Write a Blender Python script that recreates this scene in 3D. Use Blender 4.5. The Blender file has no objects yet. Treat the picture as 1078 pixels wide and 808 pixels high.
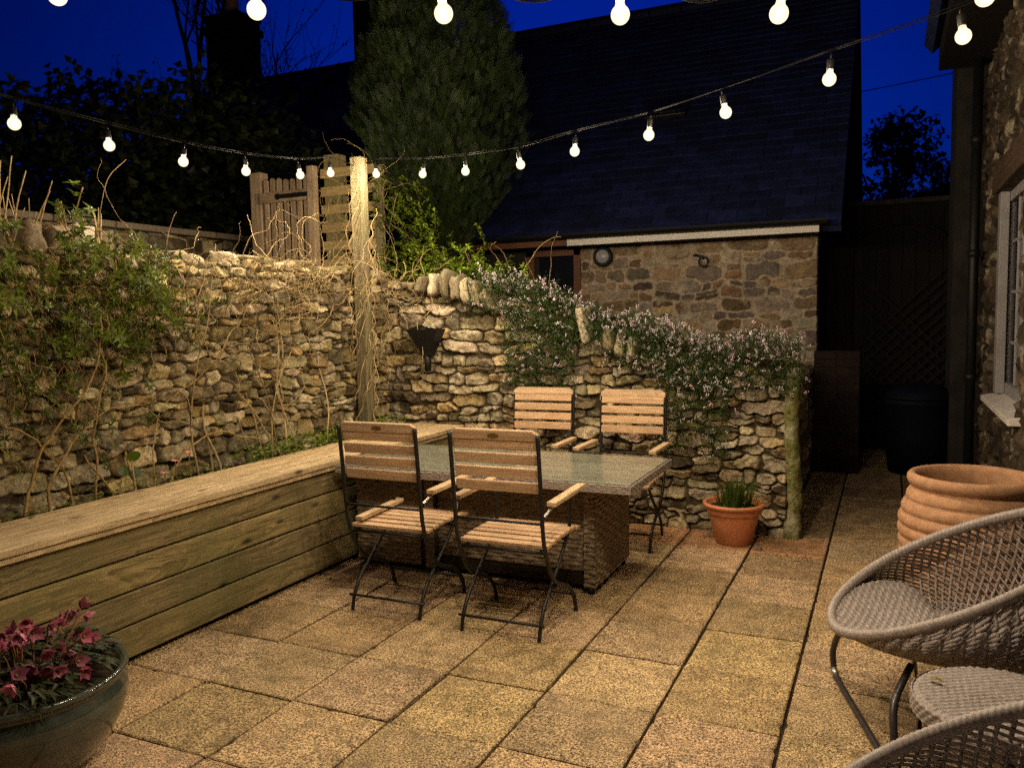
import bpy, math, random
import numpy as np
from mathutils import Vector, Matrix
R_ = random.Random(7)
sc = bpy.context.scene
COL = sc.collection
PI = math.pi

# ------------------------------------------------------------------ helpers
def rgb(c): return (c[0], c[1], c[2], 1.0)

class MB:
    """collects geometry, links it as one mesh object"""
    def __init__(s): s.v = []; s.f = []; s.c = []; s.n = 0
    def add(s, vs, fs, col=(1, 1, 1)):
        o = s.n
        s.v.extend([tuple(p) for p in vs]); s.n += len(vs)
        s.f.extend([tuple(i + o for i in f) for f in fs])
        s.c.extend([col] * len(vs))
    def box(s, c, size, col=(1, 1, 1), rot=None):
        hx, hy, hz = [q / 2 for q in size]
        vs = [Vector((x, y, z)) for x in (-hx, hx) for y in (-hy, hy) for z in (-hz, hz)]
        if rot is not None: vs = [rot @ q for q in vs]
        c = Vector(c); vs = [q + c for q in vs]
        s.add(vs, [(0, 1, 3, 2), (4, 6, 7, 5), (0, 4, 5, 1), (2, 3, 7, 6), (0, 2, 6, 4), (1, 5, 7, 3)], col)
    def box2(s, a, b, col=(1, 1, 1)):
        s.box([(a[i] + b[i]) / 2 for i in range(3)], [abs(b[i] - a[i]) for i in range(3)], col)
    def beam(s, p0, p1, w, h, col=(1, 1, 1), up=(0, 0, 1)):
        p0 = Vector(p0); p1 = Vector(p1); d = p1 - p0; L = d.length; d.normalize()
        u = Vector(up); x = d.cross(u)
        if x.length < 1e-4: x = d.cross(Vector((1, 0, 0)))
        x.normalize(); z = x.cross(d)
        m = Matrix((x, d, z)).transposed()
        s.box((p0 + p1) / 2, (w, L, h), col, m)
    def tube(s, pts, r, n=6, col=(1, 1, 1), cap=True):
        pts = [Vector(p) for p in pts]
        m = len(pts); rs = r if isinstance(r, (list, tuple)) else [r] * m
        vs = []; fs = []; t0 = (pts[1] - pts[0]).normalized()
        a = t0.orthogonal().normalized()
        for i in range(m):
            t = (pts[min(i + 1, m - 1)] - pts[max(i - 1, 0)])
            if t.length < 1e-9: t = t0
            t.normalize()
            a = (a - t * a.dot(t))
            if a.length < 1e-6: a = t.orthogonal()
            a.normalize(); b = t.cross(a)
            for k in range(n):
                q = 2 * PI * k / n
                vs.append(pts[i] + (a * math.cos(q) + b * math.sin(q)) * rs[i])
        for i in range(m - 1):
            for k in range(n):
                k2 = (k + 1) % n
                fs.append((i * n + k, i * n + k2, (i + 1) * n + k2, (i + 1) * n + k))
        if cap:
            fs.append(tuple(range(n - 1, -1, -1))); fs.append(tuple((m - 1) * n + k for k in range(n)))
        s.add(vs, fs, col)
    def lathe(s, prof, n=48, c=(0, 0, 0), col=(1, 1, 1), wob=0.0, seed=0):
        vs = []; fs = []; m = len(prof)
        for i, (r, z) in enumerate(prof):
            for k in range(n):
                q = 2 * PI * k / n
                rr = r * (1 + wob * math.sin(2 * q + seed + z * 7) + wob * .6 * math.sin(3 * q - z * 11))
                vs.append((c[0] + rr * math.cos(q), c[1] + rr * math.sin(q), c[2] + z))
        for i in range(m - 1):
            for k in range(n):
                k2 = (k + 1) % n
                fs.append((i * n + k, i * n + k2, (i + 1) * n + k2, (i + 1) * n + k))
        s.add(vs, fs, col)
    def ball(s, c, r, col=(1, 1, 1), nu=8, nv=6, sq=(1, 1, 1)):
        prof = [(max(1e-4, r * math.sin(PI * i / nv)), -r * math.cos(PI * i / nv)) for i in range(nv + 1)]
        o = len(s.v); s.lathe(prof, nu, (0, 0, 0), col)
        for i in range(o, len(s.v)):
            p = s.v[i]; s.v[i] = (c[0] + p[0] * sq[0], c[1] + p[1] * sq[1], c[2] + p[2] * sq[2])
    def leaf(s, p, d, nrm, L, W, col=(1, 1, 1), bend=.15):
        """pointed leaf: two rows folded along the midrib"""
        p = Vector(p); d = Vector(d).normalized(); nrm = Vector(nrm)
        x = d.cross(nrm)
        if x.length < 1e-5: x = d.orthogonal()
        x.normalize(); nn = x.cross(d)
        q = [p, p + d * L * .4 + nn * L * .05, p + d * L - nn * L * bend]
        a = p + d * L * .38 + x * W * .5 + nn * L * .12; b = p + d * L * .38 - x * W * .5 + nn * L * .12
        s.add([q[0], a, q[1], b, q[2]], [(0, 1, 2), (0, 2, 3), (1, 4, 2), (2, 4, 3)], col)
    def blade(s, p, d, side, L, W, col=(1, 1, 1), droop=.3, n=4):
        p = Vector(p); d = Vector(d).normalized(); side = Vector(side).normalized()
        vs = []; fs = []; cur = p.copy(); dd = d.copy()
        for i in range(n + 1):
            w = W * (1 - (i / n) ** 2) * .5 + .0004
            vs += [cur - side * w, cur + side * w]
            dd = (dd + Vector((0, 0, -droop / n * (i + .5)))).normalized()
            cur = cur + dd * L / n
        for i in range(n): fs.append((2 * i, 2 * i + 1, 2 * i + 3, 2 * i + 2))
        s.add(vs, fs, col)
    def rock(s, c, size, seed=0, col=(1, 1, 1), rot=None, n=6):
        rr = random.Random(seed); ph = [rr.uniform(0, 6) for _ in range(9)]; tl = [rr.uniform(-.2, .2) for _ in range(6)]
        pts = {}; vs = []; fs = []
        def vid(p):
            k = (round(p[0], 4), round(p[1], 4), round(p[2], 4))
            if k not in pts:
                q = Vector(p); l = (abs(q.x) ** 5 + abs(q.y) ** 5 + abs(q.z) ** 5) ** .2
                q = q / l
                b = 1 + .07 * math.sin(3 * q.x + ph[0] + 2 * q.y) + .07 * math.sin(4 * q.y + ph[1] + 3 * q.z) + .05 * math.sin(7 * q.z + ph[2] + 5 * q.x) + .03 * math.sin(13 * q.x + 11 * q.y + ph[3])
                q = Vector((q.x * (1 + tl[0] * q.z) + tl[1] * q.z * .5, q.y * (1 + tl[2] * q.z), q.z * (1 + tl[3] * q.x))) * b
                q = Vector((q.x * size[0] / 2, q.y * size[1] / 2, q.z * size[2] / 2))
                if rot is not None: q = rot @ q
                pts[k] = len(vs); vs.append(q + Vector(c))
            return pts[k]
        for ax in range(3):
            for sg in (-1, 1):
                for i in range(n):
                    for j in range(n):
                        quad = []
                        for (di, dj) in ((0, 0), (1, 0), (1, 1), (0, 1)):
                            p = [0, 0, 0]; p[ax] = sg; p[(ax + 1) % 3] = (-1 + 2 * (i + di) / n); p[(ax + 2) % 3] = (-1 + 2 * (j + dj) / n)
                            quad.append(vid(p))
                        if sg < 0: quad.reverse()
                        fs.append(tuple(quad))
        s.add(vs, fs, col)
    def build(s, name, m, parent=None, smooth=False, bevel=0, ang=None):
        me = bpy.data.meshes.new(name)
        me.from_pydata(s.v, [], s.f)
        ca = me.color_attributes.new('Col', 'FLOAT_COLOR', 'POINT')
        arr = np.ones((len(s.v), 4), np.float32); arr[:, :3] = np.array(s.c, np.float32).reshape(-1, 3)
        ca.data.foreach_set('color', arr.ravel())
        me.materials.append(m)
        if smooth: me.polygons.foreach_set('use_smooth', [True] * len(me.polygons))
        me.update()
        o = bpy.data.objects.new(name, me); COL.objects.link(o)
        if parent is not None: o.parent = parent
        if bevel:
            b = o.modifiers.new('bevel', 'BEVEL'); b.width = bevel; b.segments = 2; b.limit_method = 'ANGLE'; b.angle_limit = 0.7
        return o

def np_mesh(name, V, F, m, parent=None, C=None, smooth=True):
    me = bpy.data.meshes.new(name)
    V = np.ascontiguousarray(V, np.float32); F = np.ascontiguousarray(F, np.int32)
    me.vertices.add(len(V)); me.vertices.foreach_set('co', V.ravel())
    me.loops.add(F.size); me.loops.foreach_set('vertex_index', F.ravel())
    me.polygons.add(len(F)); k = F.shape[1]
    me.polygons.foreach_set('loop_start', np.arange(0, F.size, k, dtype=np.int32))
    me.polygons.foreach_set('use_smooth', np.full(len(F), smooth))
    me.update(calc_edges=True); me.validate()
    ca = me.color_attributes.new('Col', 'FLOAT_COLOR', 'POINT')
    arr = np.ones((len(V), 4), np.float32)
    if C is not None: arr[:, :C.shape[1]] = C
    ca.data.foreach_set('color', arr.ravel())
    me.materials.append(m)
    o = bpy.data.objects.new(name, me); COL.objects.link(o)
    if parent is not None: o.parent = parent
    return o

def grid_faces(nu, nv, off=0, flip=False):
    i = np.arange(nu - 1)[:, None]; j = np.arange(nv - 1)[None, :]
    a = (i * nv + j).ravel(); b = a + nv; c = b + 1; d = a + 1
    q = np.stack([a, b, c, d] if not flip else [a, d, c, b], 1) + off
    return q

def thing(name, label, cat, loc=(0, 0, 0), rz=0, group=None):
    o = bpy.data.objects.new(name, None); COL.objects.link(o)
    o.location = loc; o.rotation_euler = (0, 0, rz); o.empty_display_size = .1
    return tag(o, label, cat, group)
def tag(o, label=None, cat=None, group=None, kind=None):
    if label: o['label'] = label
    if cat: o['category'] = cat
    if group: o['group'] = group
    if kind: o['kind'] = kind
    return o
def copy_tree(o, parent=None):
    c = o.copy(); COL.objects.link(c)
    if parent is not None: c.parent = parent
    for ch in list(o.children): copy_tree(ch, c)
    return c

# ------------------------------------------------------------------ numpy noise
def hsh(ix, iy, seed):
    h = (ix.astype(np.int64) * 374761393 + iy.astype(np.int64) * 668265263 + seed * 974634777) & 0xFFFFFFFF
    h = ((h ^ (h >> 13)) * 1274126177) & 0xFFFFFFFF
    return ((h ^ (h >> 16)) & 0xFFFFFF) / float(0xFFFFFF)
def vno(x, y, seed=0):
    ix = np.floor(x); iy = np.floor(y); fx = x - ix; fy = y - iy
    fx = fx * fx * (3 - 2 * fx); fy = fy * fy * (3 - 2 * fy)
    a = hsh(ix, iy, seed); b = hsh(ix + 1, iy, seed); c = hsh(ix, iy + 1, seed); d = hsh(ix + 1, iy + 1, seed)
    return (a * (1 - fx) + b * fx) * (1 - fy) + (c * (1 - fx) + d * fx) * fy
def fbm(x, y, sc_, oct_=4, seed=0):
    t = 0; a = .5; s = 0
    for k in range(oct_):
        t = t + a * vno(x * sc_, y * sc_, seed + k * 17); s += a; a *= .5; sc_ *= 2.03
    return t / s

PAL = [(.36, .295, .175), (.31, .275, .195), (.26, .225, .15), (.18, .145, .09), (.52, .46, .34), (.34, .26, .14), (.28, .245, .165), (.42, .35, .22)]
def rubble(u0, u1, zb, ztop, seed, res, rh=(.07, .15), sw=(.10, .30), relief=.035, mort=.16, pal=PAL, mcol=(.13, .10, .062), rough=1.0, vmin=None):
    """irregular rubble masonry as a relief. zb and ztop: numbers or functions of u. returns U,Z,depth,colour"""
    rr = random.Random(seed)
    nu = max(3, int((u1 - u0) / res)); us = np.linspace(u0, u1, nu)
    top = np.array([ztop(q) if callable(ztop) else ztop for q in us]); bot = np.full(nu, zb)
    nv = max(3, int((top.max() - zb) / res))
    t = np.linspace(0, 1, nv)
    U = np.repeat(us[:, None], nv, 1); Z = bot[:, None] + t[None, :] * (top - bot)[:, None]
    st = []
    z = zb - .05
    while z < top.max() + .1:
        h = rr.uniform(*rh); u = u0 - rr.uniform(0, .3)
        while u < u1 + .2:
            w = rr.uniform(*sw) * (1.25 if h > sum(rh) / 2 else .85)
            hh = h * rr.uniform(.75, 1.2)
            k = rr.random()
            if k < .12 and w > .16:   # a wide slot filled by two thin stones
                st.append((u + w / 2, z + h * .27, w / 2, h * .26)); st.append((u + w / 2, z + h * .77, w / 2 * rr.uniform(.7, 1), h * .24))
            elif k < .17:
                st.append((u + w / 2, z + h * .75, w / 2 * 1.1, h * .85))
            else:
                st.append((u + w / 2 + rr.uniform(-.01, .01), z + h / 2 + rr.uniform(-.016, .016), w / 2, hh / 2))
            u += w
        z += h
    wu = U + .05 * (fbm(U, Z, 5, 3, seed + 3) - .5) + .034 * (fbm(U, Z, 20, 4, seed + 5) - .5)
    wz = Z + .06 * (fbm(U, Z, 4, 3, seed + 11) - .5) + .034 * (fbm(U, Z, 20, 4, seed + 13) - .5)
    F1 = np.full(U.shape, 9.0); F2 = np.full(U.shape, 9.0); ID = np.zeros(U.shape, int); SZ = np.full(U.shape, .05)
    LX = np.zeros(U.shape); LZ = np.zeros(U.shape)
    for i, (cu, cz, a, b) in enumerate(st):
        i0 = np.searchsorted(us, cu - 2.2 * a - .07); i1 = np.searchsorted(us, cu + 2.2 * a + .07)
        if i1 <= i0: continue
        th = rr.uniform(-.16, .16); ct, sn = math.cos(th), math.sin(th); p = rr.uniform(2.2, 5.5)
        zz = Z[i0:i1]; jm = (np.abs(zz - cz) < 2.4 * b + .07).any(0)
        if not jm.any(): continue
        j0 = int(np.argmax(jm)); j1 = len(jm) - int(np.argmax(jm[::-1]))
        du = wu[i0:i1, j0:j1] - cu; dz = wz[i0:i1, j0:j1] - cz
        x = (du * ct + dz * sn) / a; y = (-du * sn + dz * ct) / b
        d = (np.abs(x) ** p + np.abs(y) ** p) ** (1 / p)
        f1 = F1[i0:i1, j0:j1]; f2 = F2[i0:i1, j0:j1]; idd = ID[i0:i1, j0:j1]
        cl = d < f1
        F2[i0:i1, j0:j1] = np.where(cl, f1, np.minimum(f2, d)); F1[i0:i1, j0:j1] = np.where(cl, d, f1)
        ID[i0:i1, j0:j1] = np.where(cl, i, idd)
        LX[i0:i1, j0:j1] = np.where(cl, x, LX[i0:i1, j0:j1]); LZ[i0:i1, j0:j1] = np.where(cl, y, LZ[i0:i1, j0:j1])
    N = len(st)
    e = np.minimum(F2 - F1, (1.12 - F1) * 1.5)
    e = e - mort
    tt = np.clip(e / .30, 0, 1); prof = (1 - (1 - tt) ** 2.4) ** .62
    H = np.array([rr.uniform(.45, 1.15) for _ in range(N)]); TX = np.array([rr.uniform(-.45, .45) for _ in range(N)]); TZ = np.array([rr.uniform(-.55, .35) for _ in range(N)])
    cols = []
    for _ in range(N):
        c = np.array(rr.choice(pal)); g = rr.uniform(.42, 1.45); cols.append(c * g * np.array([1, rr.uniform(.94, 1.05), rr.uniform(.88, 1.1)]))
    cols = np.array(cols)
    # broken faces: facets from terraced noise
    fc = fbm(U + 3.1, Z, 14, 2, seed + 31); fc = np.floor(fc * 7) / 7 * .6 + fc * .4
    n1 = fbm(U, Z, 30, 4, seed + 21) - .5; n2 = fbm(U, Z, 11, 3, seed + 23) - .5
    ch = np.clip((fbm(U, Z, 9, 2, seed + 61) - .56) * 6, 0, 1) * .35   # broken hollows
    D = prof * relief * (1 - ch) * (H[ID] + TX[ID] * LX + TZ[ID] * LZ) + prof * (.042 * (fc - .5) + .022 * n1 + .02 * n2) * rough
    mo = (1 - np.clip(tt * 4, 0, 1))
    D = np.maximum(D, mo * 0) + mo * (.008 * n1 + .012 * n2) * rough
    C = cols[ID] * (1 + .55 * n2 + .5 * n1)[..., None]
    sp = fbm(U + 9, Z, 46, 3, seed + 41)[..., None]
    C = C * (.72 + .56 * sp)
    lich = np.clip((fbm(U, Z, 8, 4, seed + 51) - .58) * 7, 0, 1)[..., None] * np.clip(tt * 3, 0, 1)[..., None]
    C = C * (1 - .5 * lich) + np.array([.50, .46, .34]) * .5 * lich
    m3 = np.clip(tt * 5, 0, 1)[..., None]
    C = C * m3 + np.array(mcol) * (1 + .7 * n1 + .5 * n2)[..., None] * (1 - m3)
    return U, Z, D, np.clip(C, .01, .9)
def relief_obj(name, U, Z, D, C, fn, m, parent, back=None, flip=False, moss=None):
    nu, nv = U.shape
    P = fn(U, Z, D)
    V = P.reshape(-1, 3); F = grid_faces(nu, nv, 0, flip); CC = C.reshape(-1, 3)
    if back is not None:   # close the solid: a sheet behind, joined along the four borders
        PB = fn(U, Z, np.full(U.shape, -back)); 
        idx = np.arange(nu * nv).reshape(nu, nv)
        border = np.concatenate([idx[:, 0], idx[-1, 1:], idx[-2::-1, -1], idx[0, -2:0:-1]])
        jit = (np.random.RandomState(3).rand(len(border), 3) - .5) * .012
        VB = PB.reshape(-1, 3)[border] + jit
        VM = (VB * .5 + V[border] * .5) + (np.random.RandomState(4).rand(len(border), 3) - .5) * .02 + np.array([0, 0, .006])
        o1 = len(V); o2 = o1 + len(border); k = len(border); kk = np.arange(k); k2 = (kk + 1) % k
        F1 = np.stack([border[kk], border[k2], o1 + k2, o1 + kk], 1); F2 = np.stack([o1 + kk, o1 + k2, o2 + k2, o2 + kk], 1)
        if flip: F1 = F1[:, ::-1]; F2 = F2[:, ::-1]
        F = np.concatenate([F, F1[:, ::-1], F2[:, ::-1]]); V = np.concatenate([V, VM, VB]); CC = np.concatenate([CC, CC[border] * .9, CC[border] * .8])
    return np_mesh(name, V, F, m, parent, CC)

# ------------------------------------------------------------------ materials
def nt(name):
    m = bpy.data.materials.new(name); m.use_nodes = True
    t = m.node_tree; b = t.nodes['Principled BSDF']; return m, t, b
def node(t, ty, **kw):
    n = t.nodes.new(ty)
    for k, v in kw.items(): setattr(n, k, v)
    return n
def inp(t, sock, val):
    if isinstance(val, bpy.types.NodeSocket): t.links.new(val, sock)
    else: sock.default_value = val
def mixc(t, a, b, f, mode='MIX'):
    n = node(t, 'ShaderNodeMix', data_type='RGBA', blend_type=mode)
    inp(t, n.inputs['Factor'], f); inp(t, n.inputs['A'], a); inp(t, n.inputs['B'], b); return n.outputs['Result']
def ramp(t, f, lo, hi, a=(0, 0, 0, 1), b=(1, 1, 1, 1)):
    n = node(t, 'ShaderNodeValToRGB'); e = n.color_ramp.elements
    e[0].position = lo; e[0].color = a; e[1].position = hi; e[1].color = b; t.links.new(f, n.inputs[0]); return n.outputs[0]
def coords(t, scale=(1, 1, 1), space='Object', rnd=True):
    tc = node(t, 'ShaderNodeTexCoord'); mp = node(t, 'ShaderNodeMapping'); mp.inputs['Scale'].default_value = scale
    t.links.new(tc.outputs[space], mp.inputs['Vector'])
    if rnd:
        oi = node(t, 'ShaderNodeObjectInfo'); ml = node(t, 'ShaderNodeMath', operation='MULTIPLY'); ml.inputs[1].default_value = 37.0
        t.links.new(oi.outputs['Random'], ml.inputs[0])
        ad = node(t, 'ShaderNodeVectorMath', operation='ADD'); t.links.new(mp.outputs[0], ad.inputs[0]); t.links.new(ml.outputs[0], ad.inputs[1])
        return ad.outputs[0]
    return mp.outputs[0]
def noise(t, vec, scale, detail=5, rough=.6, dist=0):
    n = node(t, 'ShaderNodeTexNoise'); n.inputs['Scale'].default_value = scale; n.inputs['Detail'].default_value = detail
    n.inputs['Roughness'].default_value = rough; n.inputs['Distortion'].default_value = dist
    t.links.new(vec, n.inputs['Vector']); return n.outputs[0]
def bump(t, b, h, strength, dist=.01):
    n = node(t, 'ShaderNodeBump'); n.inputs['Strength'].default_value = strength; n.inputs['Distance'].default_value = dist
    t.links.new(h, n.inputs['Height']); t.links.new(n.outputs[0], b.inputs['Normal'])
def vcol(t):
    a = node(t, 'ShaderNodeAttribute'); a.attribute_name = 'Col'; return a.outputs['Color']
def math_(t, op, a, b):
    n = node(t, 'ShaderNodeMath', operation=op); inp(t, n.inputs[0], a); inp(t, n.inputs[1], b); return n.outputs[0]

def simple(name, base, rough=.6, var=.35, scale=20, bmp=.2, bd=.004, spec=.3, metal=0, sv=(1, 1, 1), second=None, s2=3, lo=.45, hi=.65, coat=0):
    m, t, b = nt(name)
    v = coords(t, sv); n = noise(t, v, scale)
    c = mixc(t, rgb([q * (1 - var) for q in base]), rgb([min(1, q * (1 + var)) for q in base]), ramp(t, n, .3, .7))
    if second is not None:
        n2 = noise(t, v, s2, 6, .65); c = mixc(t, c, rgb(second), ramp(t, n2, lo, hi))
    c = mixc(t, c, vcol(t), 1.0, 'MULTIPLY')
    t.links.new(c, b.inputs['Base Color'])
    b.inputs['Roughness'].default_value = rough; b.inputs['Specular IOR Level'].default_value = spec; b.inputs['Metallic'].default_value = metal
    b.inputs['Coat Weight'].default_value = coat
    if bmp: bump(t, b, n, bmp, bd)
    return m

def wood(name, base, dark, axis, rough=.65, grain=1.0, knots=True, green=None, bmp=.35):
    m, t, b = nt(name)
    s = [38, 38, 38]; s[axis] = 1.6
    v = coords(t, s); v1 = coords(t, (1, 1, 1))
    s2 = [7, 7, 7]; s2[axis] = .9
    n = noise(t, v, 1.0 * grain, 6, .62, .4)
    n2 = noise(t, coords(t, s2), 1.0, 4, .6, 1.2)
    wv = ramp(t, math_(t, 'FRACT', math_(t, 'MULTIPLY', n2, 9.0), 0.0), 0.0, 1.0)
    f = mixc(t, n, wv, .28)
    c = mixc(t, rgb(dark), rgb(base), ramp(t, f, .33, .66))
    big = noise(t, v1, 3.1, 4, .6)
    c = mixc(t, c, rgb([q * .62 for q in base]), ramp(t, big, .5, .78))
    if green is not None:
        g = noise(t, v1, 2.0, 5, .7); c = mixc(t, c, rgb(green), ramp(t, g, .42, .7))
    if knots:
        ks = [9, 9, 9]; ks[axis] = 3.2
        vo = node(t, 'ShaderNodeTexVoronoi'); vo.inputs['Scale'].default_value = 1.0; t.links.new(coords(t, ks), vo.inputs['Vector'])
        k = ramp(t, vo.outputs['Distance'], .07, .17, (1, 1, 1, 1), (0, 0, 0, 1))
        c = mixc(t, c, rgb([q * .3 for q in dark]), k)
    c = mixc(t, c, vcol(t), 1.0, 'MULTIPLY')
    t.links.new(c, b.inputs['Base Color']); b.inputs['Roughness'].default_value = rough; b.inputs['Specular IOR Level'].default_value = .25
    bump(t, b, f, bmp, .003)
    return m

def stone_mat(name, bmp=.7):
    m, t, b = nt(name)
    v = coords(t, (1, 1, 1), rnd=False); n = noise(t, v, 55, 7, .7); n2 = noise(t, v, 160, 4, .6)
    c = mixc(t, vcol(t), (1, 1, 1, 1), 0.0)
    c = mixc(t, c, ramp(t, n, .32, .68, (.55, .52, .48, 1), (1.3, 1.27, 1.2, 1)), 1.0, 'MULTIPLY')
    moss = noise(t, v, 4.5, 6, .72); c = mixc(t, c, (.055, .06, .016, 1), ramp(t, moss, .60, .76, (0, 0, 0, 1), (.6, .6, .6, 1)))
    t.links.new(c, b.inputs['Base Color']); b.inputs['Roughness'].default_value = .82; b.inputs['Specular IOR Level'].default_value = .25
    bump(t, b, mixc(t, n, n2, .35), bmp, .008)
    return m

def slab_mat():
    m, t, b = nt('patio_slab')
    v = coords(t, (1, 1, 1), rnd=False)
    n = noise(t, v, 105, 3, .6); n2 = noise(t, v, 210, 3, .6); big = noise(t, v, 2.3, 5, .6); mid = noise(t, v, 11, 5, .65)
    sp = mixc(t, n, n2, .45)
    c = mixc(t, (.07, .05, .028, 1), (.82, .59, .33, 1), ramp(t, sp, .42, .60))
    rd = noise(t, coords(t, (2.2, 16, 1), rnd=False), 1.5, 6, .65, .6)
    c = mixc(t, c, (.33, .21, .12, 1), ramp(t, rd, .55, .78, (0, 0, 0, 1), (.7, .7, .7, 1)))
    c = mixc(t, c, (.12, .085, .05, 1), ramp(t, mid, .46, .72, (0, 0, 0, 1), (.68, .68, .68, 1)))
    st_ = noise(t, v, 3.7, 7, .7, .8)
    c = mixc(t, c, (.055, .042, .024, 1), ramp(t, st_, .55, .72, (0, 0, 0, 1), (.58, .58, .58, 1)))
    c = mixc(t, c, (.075, .07, .028, 1), ramp(t, big, .50, .72, (0, 0, 0, 1), (.35, .35, .35, 1)))
    c = mixc(t, c, vcol(t), 1.0, 'MULTIPLY')
    t.links.new(c, b.inputs['Base Color']); b.inputs['Roughness'].default_value = .78; b.inputs['Specular IOR Level'].default_value = .3
    rip = noise(t, coords(t, (3, 14, 3), rnd=False), 2.0, 5, .6)
    bump(t, b, mixc(t, sp, rip, .5), .55, .006)
    return m

def leafm(name, base, rough=.5, trans=.25):
    m, t, b = nt(name)
    c = mixc(t, rgb(base), vcol(t), 1.0, 'MULTIPLY')
    t.links.new(c, b.inputs['Base Color']); b.inputs['Roughness'].default_value = rough; b.inputs['Specular IOR Level'].default_value = .35
    if trans:
        tr = node(t, 'ShaderNodeBsdfTranslucent'); t.links.new(c, tr.inputs['Color']); mx = node(t, 'ShaderNodeMixShader'); mx.inputs[0].default_value = trans
        t.links.new(b.outputs[0], mx.inputs[1]); t.links.new(tr.outputs[0], mx.inputs[2]); t.links.new(mx.outputs[0], t.nodes['Material Output'].inputs[0])
    return m

M = {}
M['stone'] = stone_mat('rubble_stone')
M['stone_barn'] = stone_mat('pointed_stone', .45)
M['slab'] = slab_mat()
M['soil'] = simple('soil', (.035, .024, .015), .95, .5, 40, .8, .02, .1)
M['dark_ground'] = simple('dark_earth', (.03, .028, .02), .95, .4, 3, .3, .02, .1)
M['planter'] = wood('treated_board', (.31, .24, .125), (.10, .077, .036), 1, .75, 1.0, True, (.13, .125, .05), .6)
M['coping'] = wood('coping_board', (.58, .45, .27), (.30, .22, .12), 1, .65)
M['post'] = wood('post_timber', (.24, .195, .115), (.10, .082, .048), 2, .8, 1.0, True, (.14, .135, .06))
M['gate'] = wood('gate_timber', (.50, .38, .25), (.28, .20, .12), 2, .75, 1, False)
M['gate_rail'] = wood('gate_rail_timber', (.42, .32, .19), (.22, .16, .09), 0, .75, 1, False)
M['teak'] = wood('teak_slat', (.60, .42, .26), (.40, .26, .15), 0, .6, 1, False)
M['teak_y'] = wood('teak_arm', (.62, .46, .28), (.42, .29, .16), 1, .6, 1, False)
M['iron'] = simple('black_iron', (.012, .011, .010), .45, .3, 60, .15, .001, .4)
M['zinc'] = simple('zinc_bracket', (.45, .44, .42), .4, .2, 60, .1, .001, .5, .9)
M['brass'] = simple('brass_badge', (.30, .20, .07), .4, .3, 80, .1, .001, .5, .8)
M['wicker'] = simple('brown_rattan', (.20, .155, .105), .5, .4, 50, .15, .001, .4)
M['wicker_l'] = simple('taupe_rattan', (.30, .262, .245), .5, .3, 60, .15, .001, .4)
M['weave_l'] = simple('taupe_weave', (.27, .236, .22), .55, .3, 60, .15, .001, .4)
M['dark_metal'] = simple('dark_tube', (.03, .026, .024), .35, .3, 40, .05, .001, .5)
M['terra'] = simple('terracotta', (.42, .235, .13), .75, .22, 26, .25, .003, .25, second=(.34, .20, .12), s2=4, lo=.5, hi=.75)
M['terra_p'] = simple('plastic_terracotta', (.56, .21, .095), .5, .12, 12, .06, .002, .35, second=(.40, .20, .11), s2=7, lo=.5, hi=.8)
M['glaze'] = simple('glazed_ceramic', (.042, .055, .046), .16, .35, 6, .05, .003, .6, second=(.03, .034, .025), s2=9, lo=.45, hi=.7, coat=.5)
M['cable'] = simple('cable_rubber', (.004, .004, .004), .9, .3, 40, .1, .001, .05)
M['shaded_paint'] = simple('shaded_white_paint', (.30, .29, .30), .5, .15, 9, .08, .002, .3)  # window's white paint with its shade put into the colour
M['black'] = simple('black_plastic', (.008, .008, .008), .5, .3, 40, .1, .001, .3)
M['white_paint'] = simple('white_paint', (.72, .69, .64), .5, .08, 9, .08, .002, .35)
M['slate'] = simple('dark_slate', (.008, .014, .062), .75, .5, 6, .2, .01, .4)  # blue in the slate colour stands in for sky light on the roofs
M['brick_dark'] = simple('darkened_brick', (.012, .007, .006), .85, .4, 9, .3, .01, .2)  # brick colour darkened to stand in for the unlit passage
M['brown_paint'] = simple('brown_paint', (.13, .052, .025), .55, .2, 20, .1, .002, .35)
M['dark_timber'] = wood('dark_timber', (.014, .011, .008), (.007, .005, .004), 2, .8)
M['lintel'] = wood('oak_lintel', (.10, .065, .038), (.05, .032, .02), 1, .75)
M['render_dark'] = simple('dark_render', (.025, .022, .02), .9, .4, 5, .3, .01, .2)
M['bluebin'] = simple('dark_blue_plastic', (.003, .004, .011), .7, .2, 9, .05, .002, .12)
M['leaf_bright'] = leafm('bright_leaf', (.12, .17, .022), .45, .3)
M['leaf_mid'] = leafm('mid_leaf', (.06, .095, .018), .45, .25)
M['leaf_dark'] = leafm('dark_leaf', (.03, .04, .012), .55, .15)
M['conifer'] = leafm('conifer_spray', (.018, .034, .004), .6, .2)
M['heather'] = leafm('heather_needle', (.040, .078, .014), .55, .2)
M['petal_w'] = leafm('white_bell', (.84, .84, .86), .6, .3)
M['petal_p'] = leafm('pink_petal', (.40, .085, .15), .5, .25)
M['petal_pale'] = leafm('pale_pink_petal', (.75, .30, .24), .5, .25)
M['stem'] = simple('dry_stem', (.40, .31, .17), .8, .35, 40, .2, .002, .2)
M['bark'] = simple('bark', (.07, .05, .032), .9, .4, 20, .5, .01, .15)
M['moss'] = simple('mossy_timber', (.15, .15, .05), .95, .55, 26, 1.0, .02, .1, second=(.34, .32, .22), s2=9, lo=.48, hi=.62)

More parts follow.
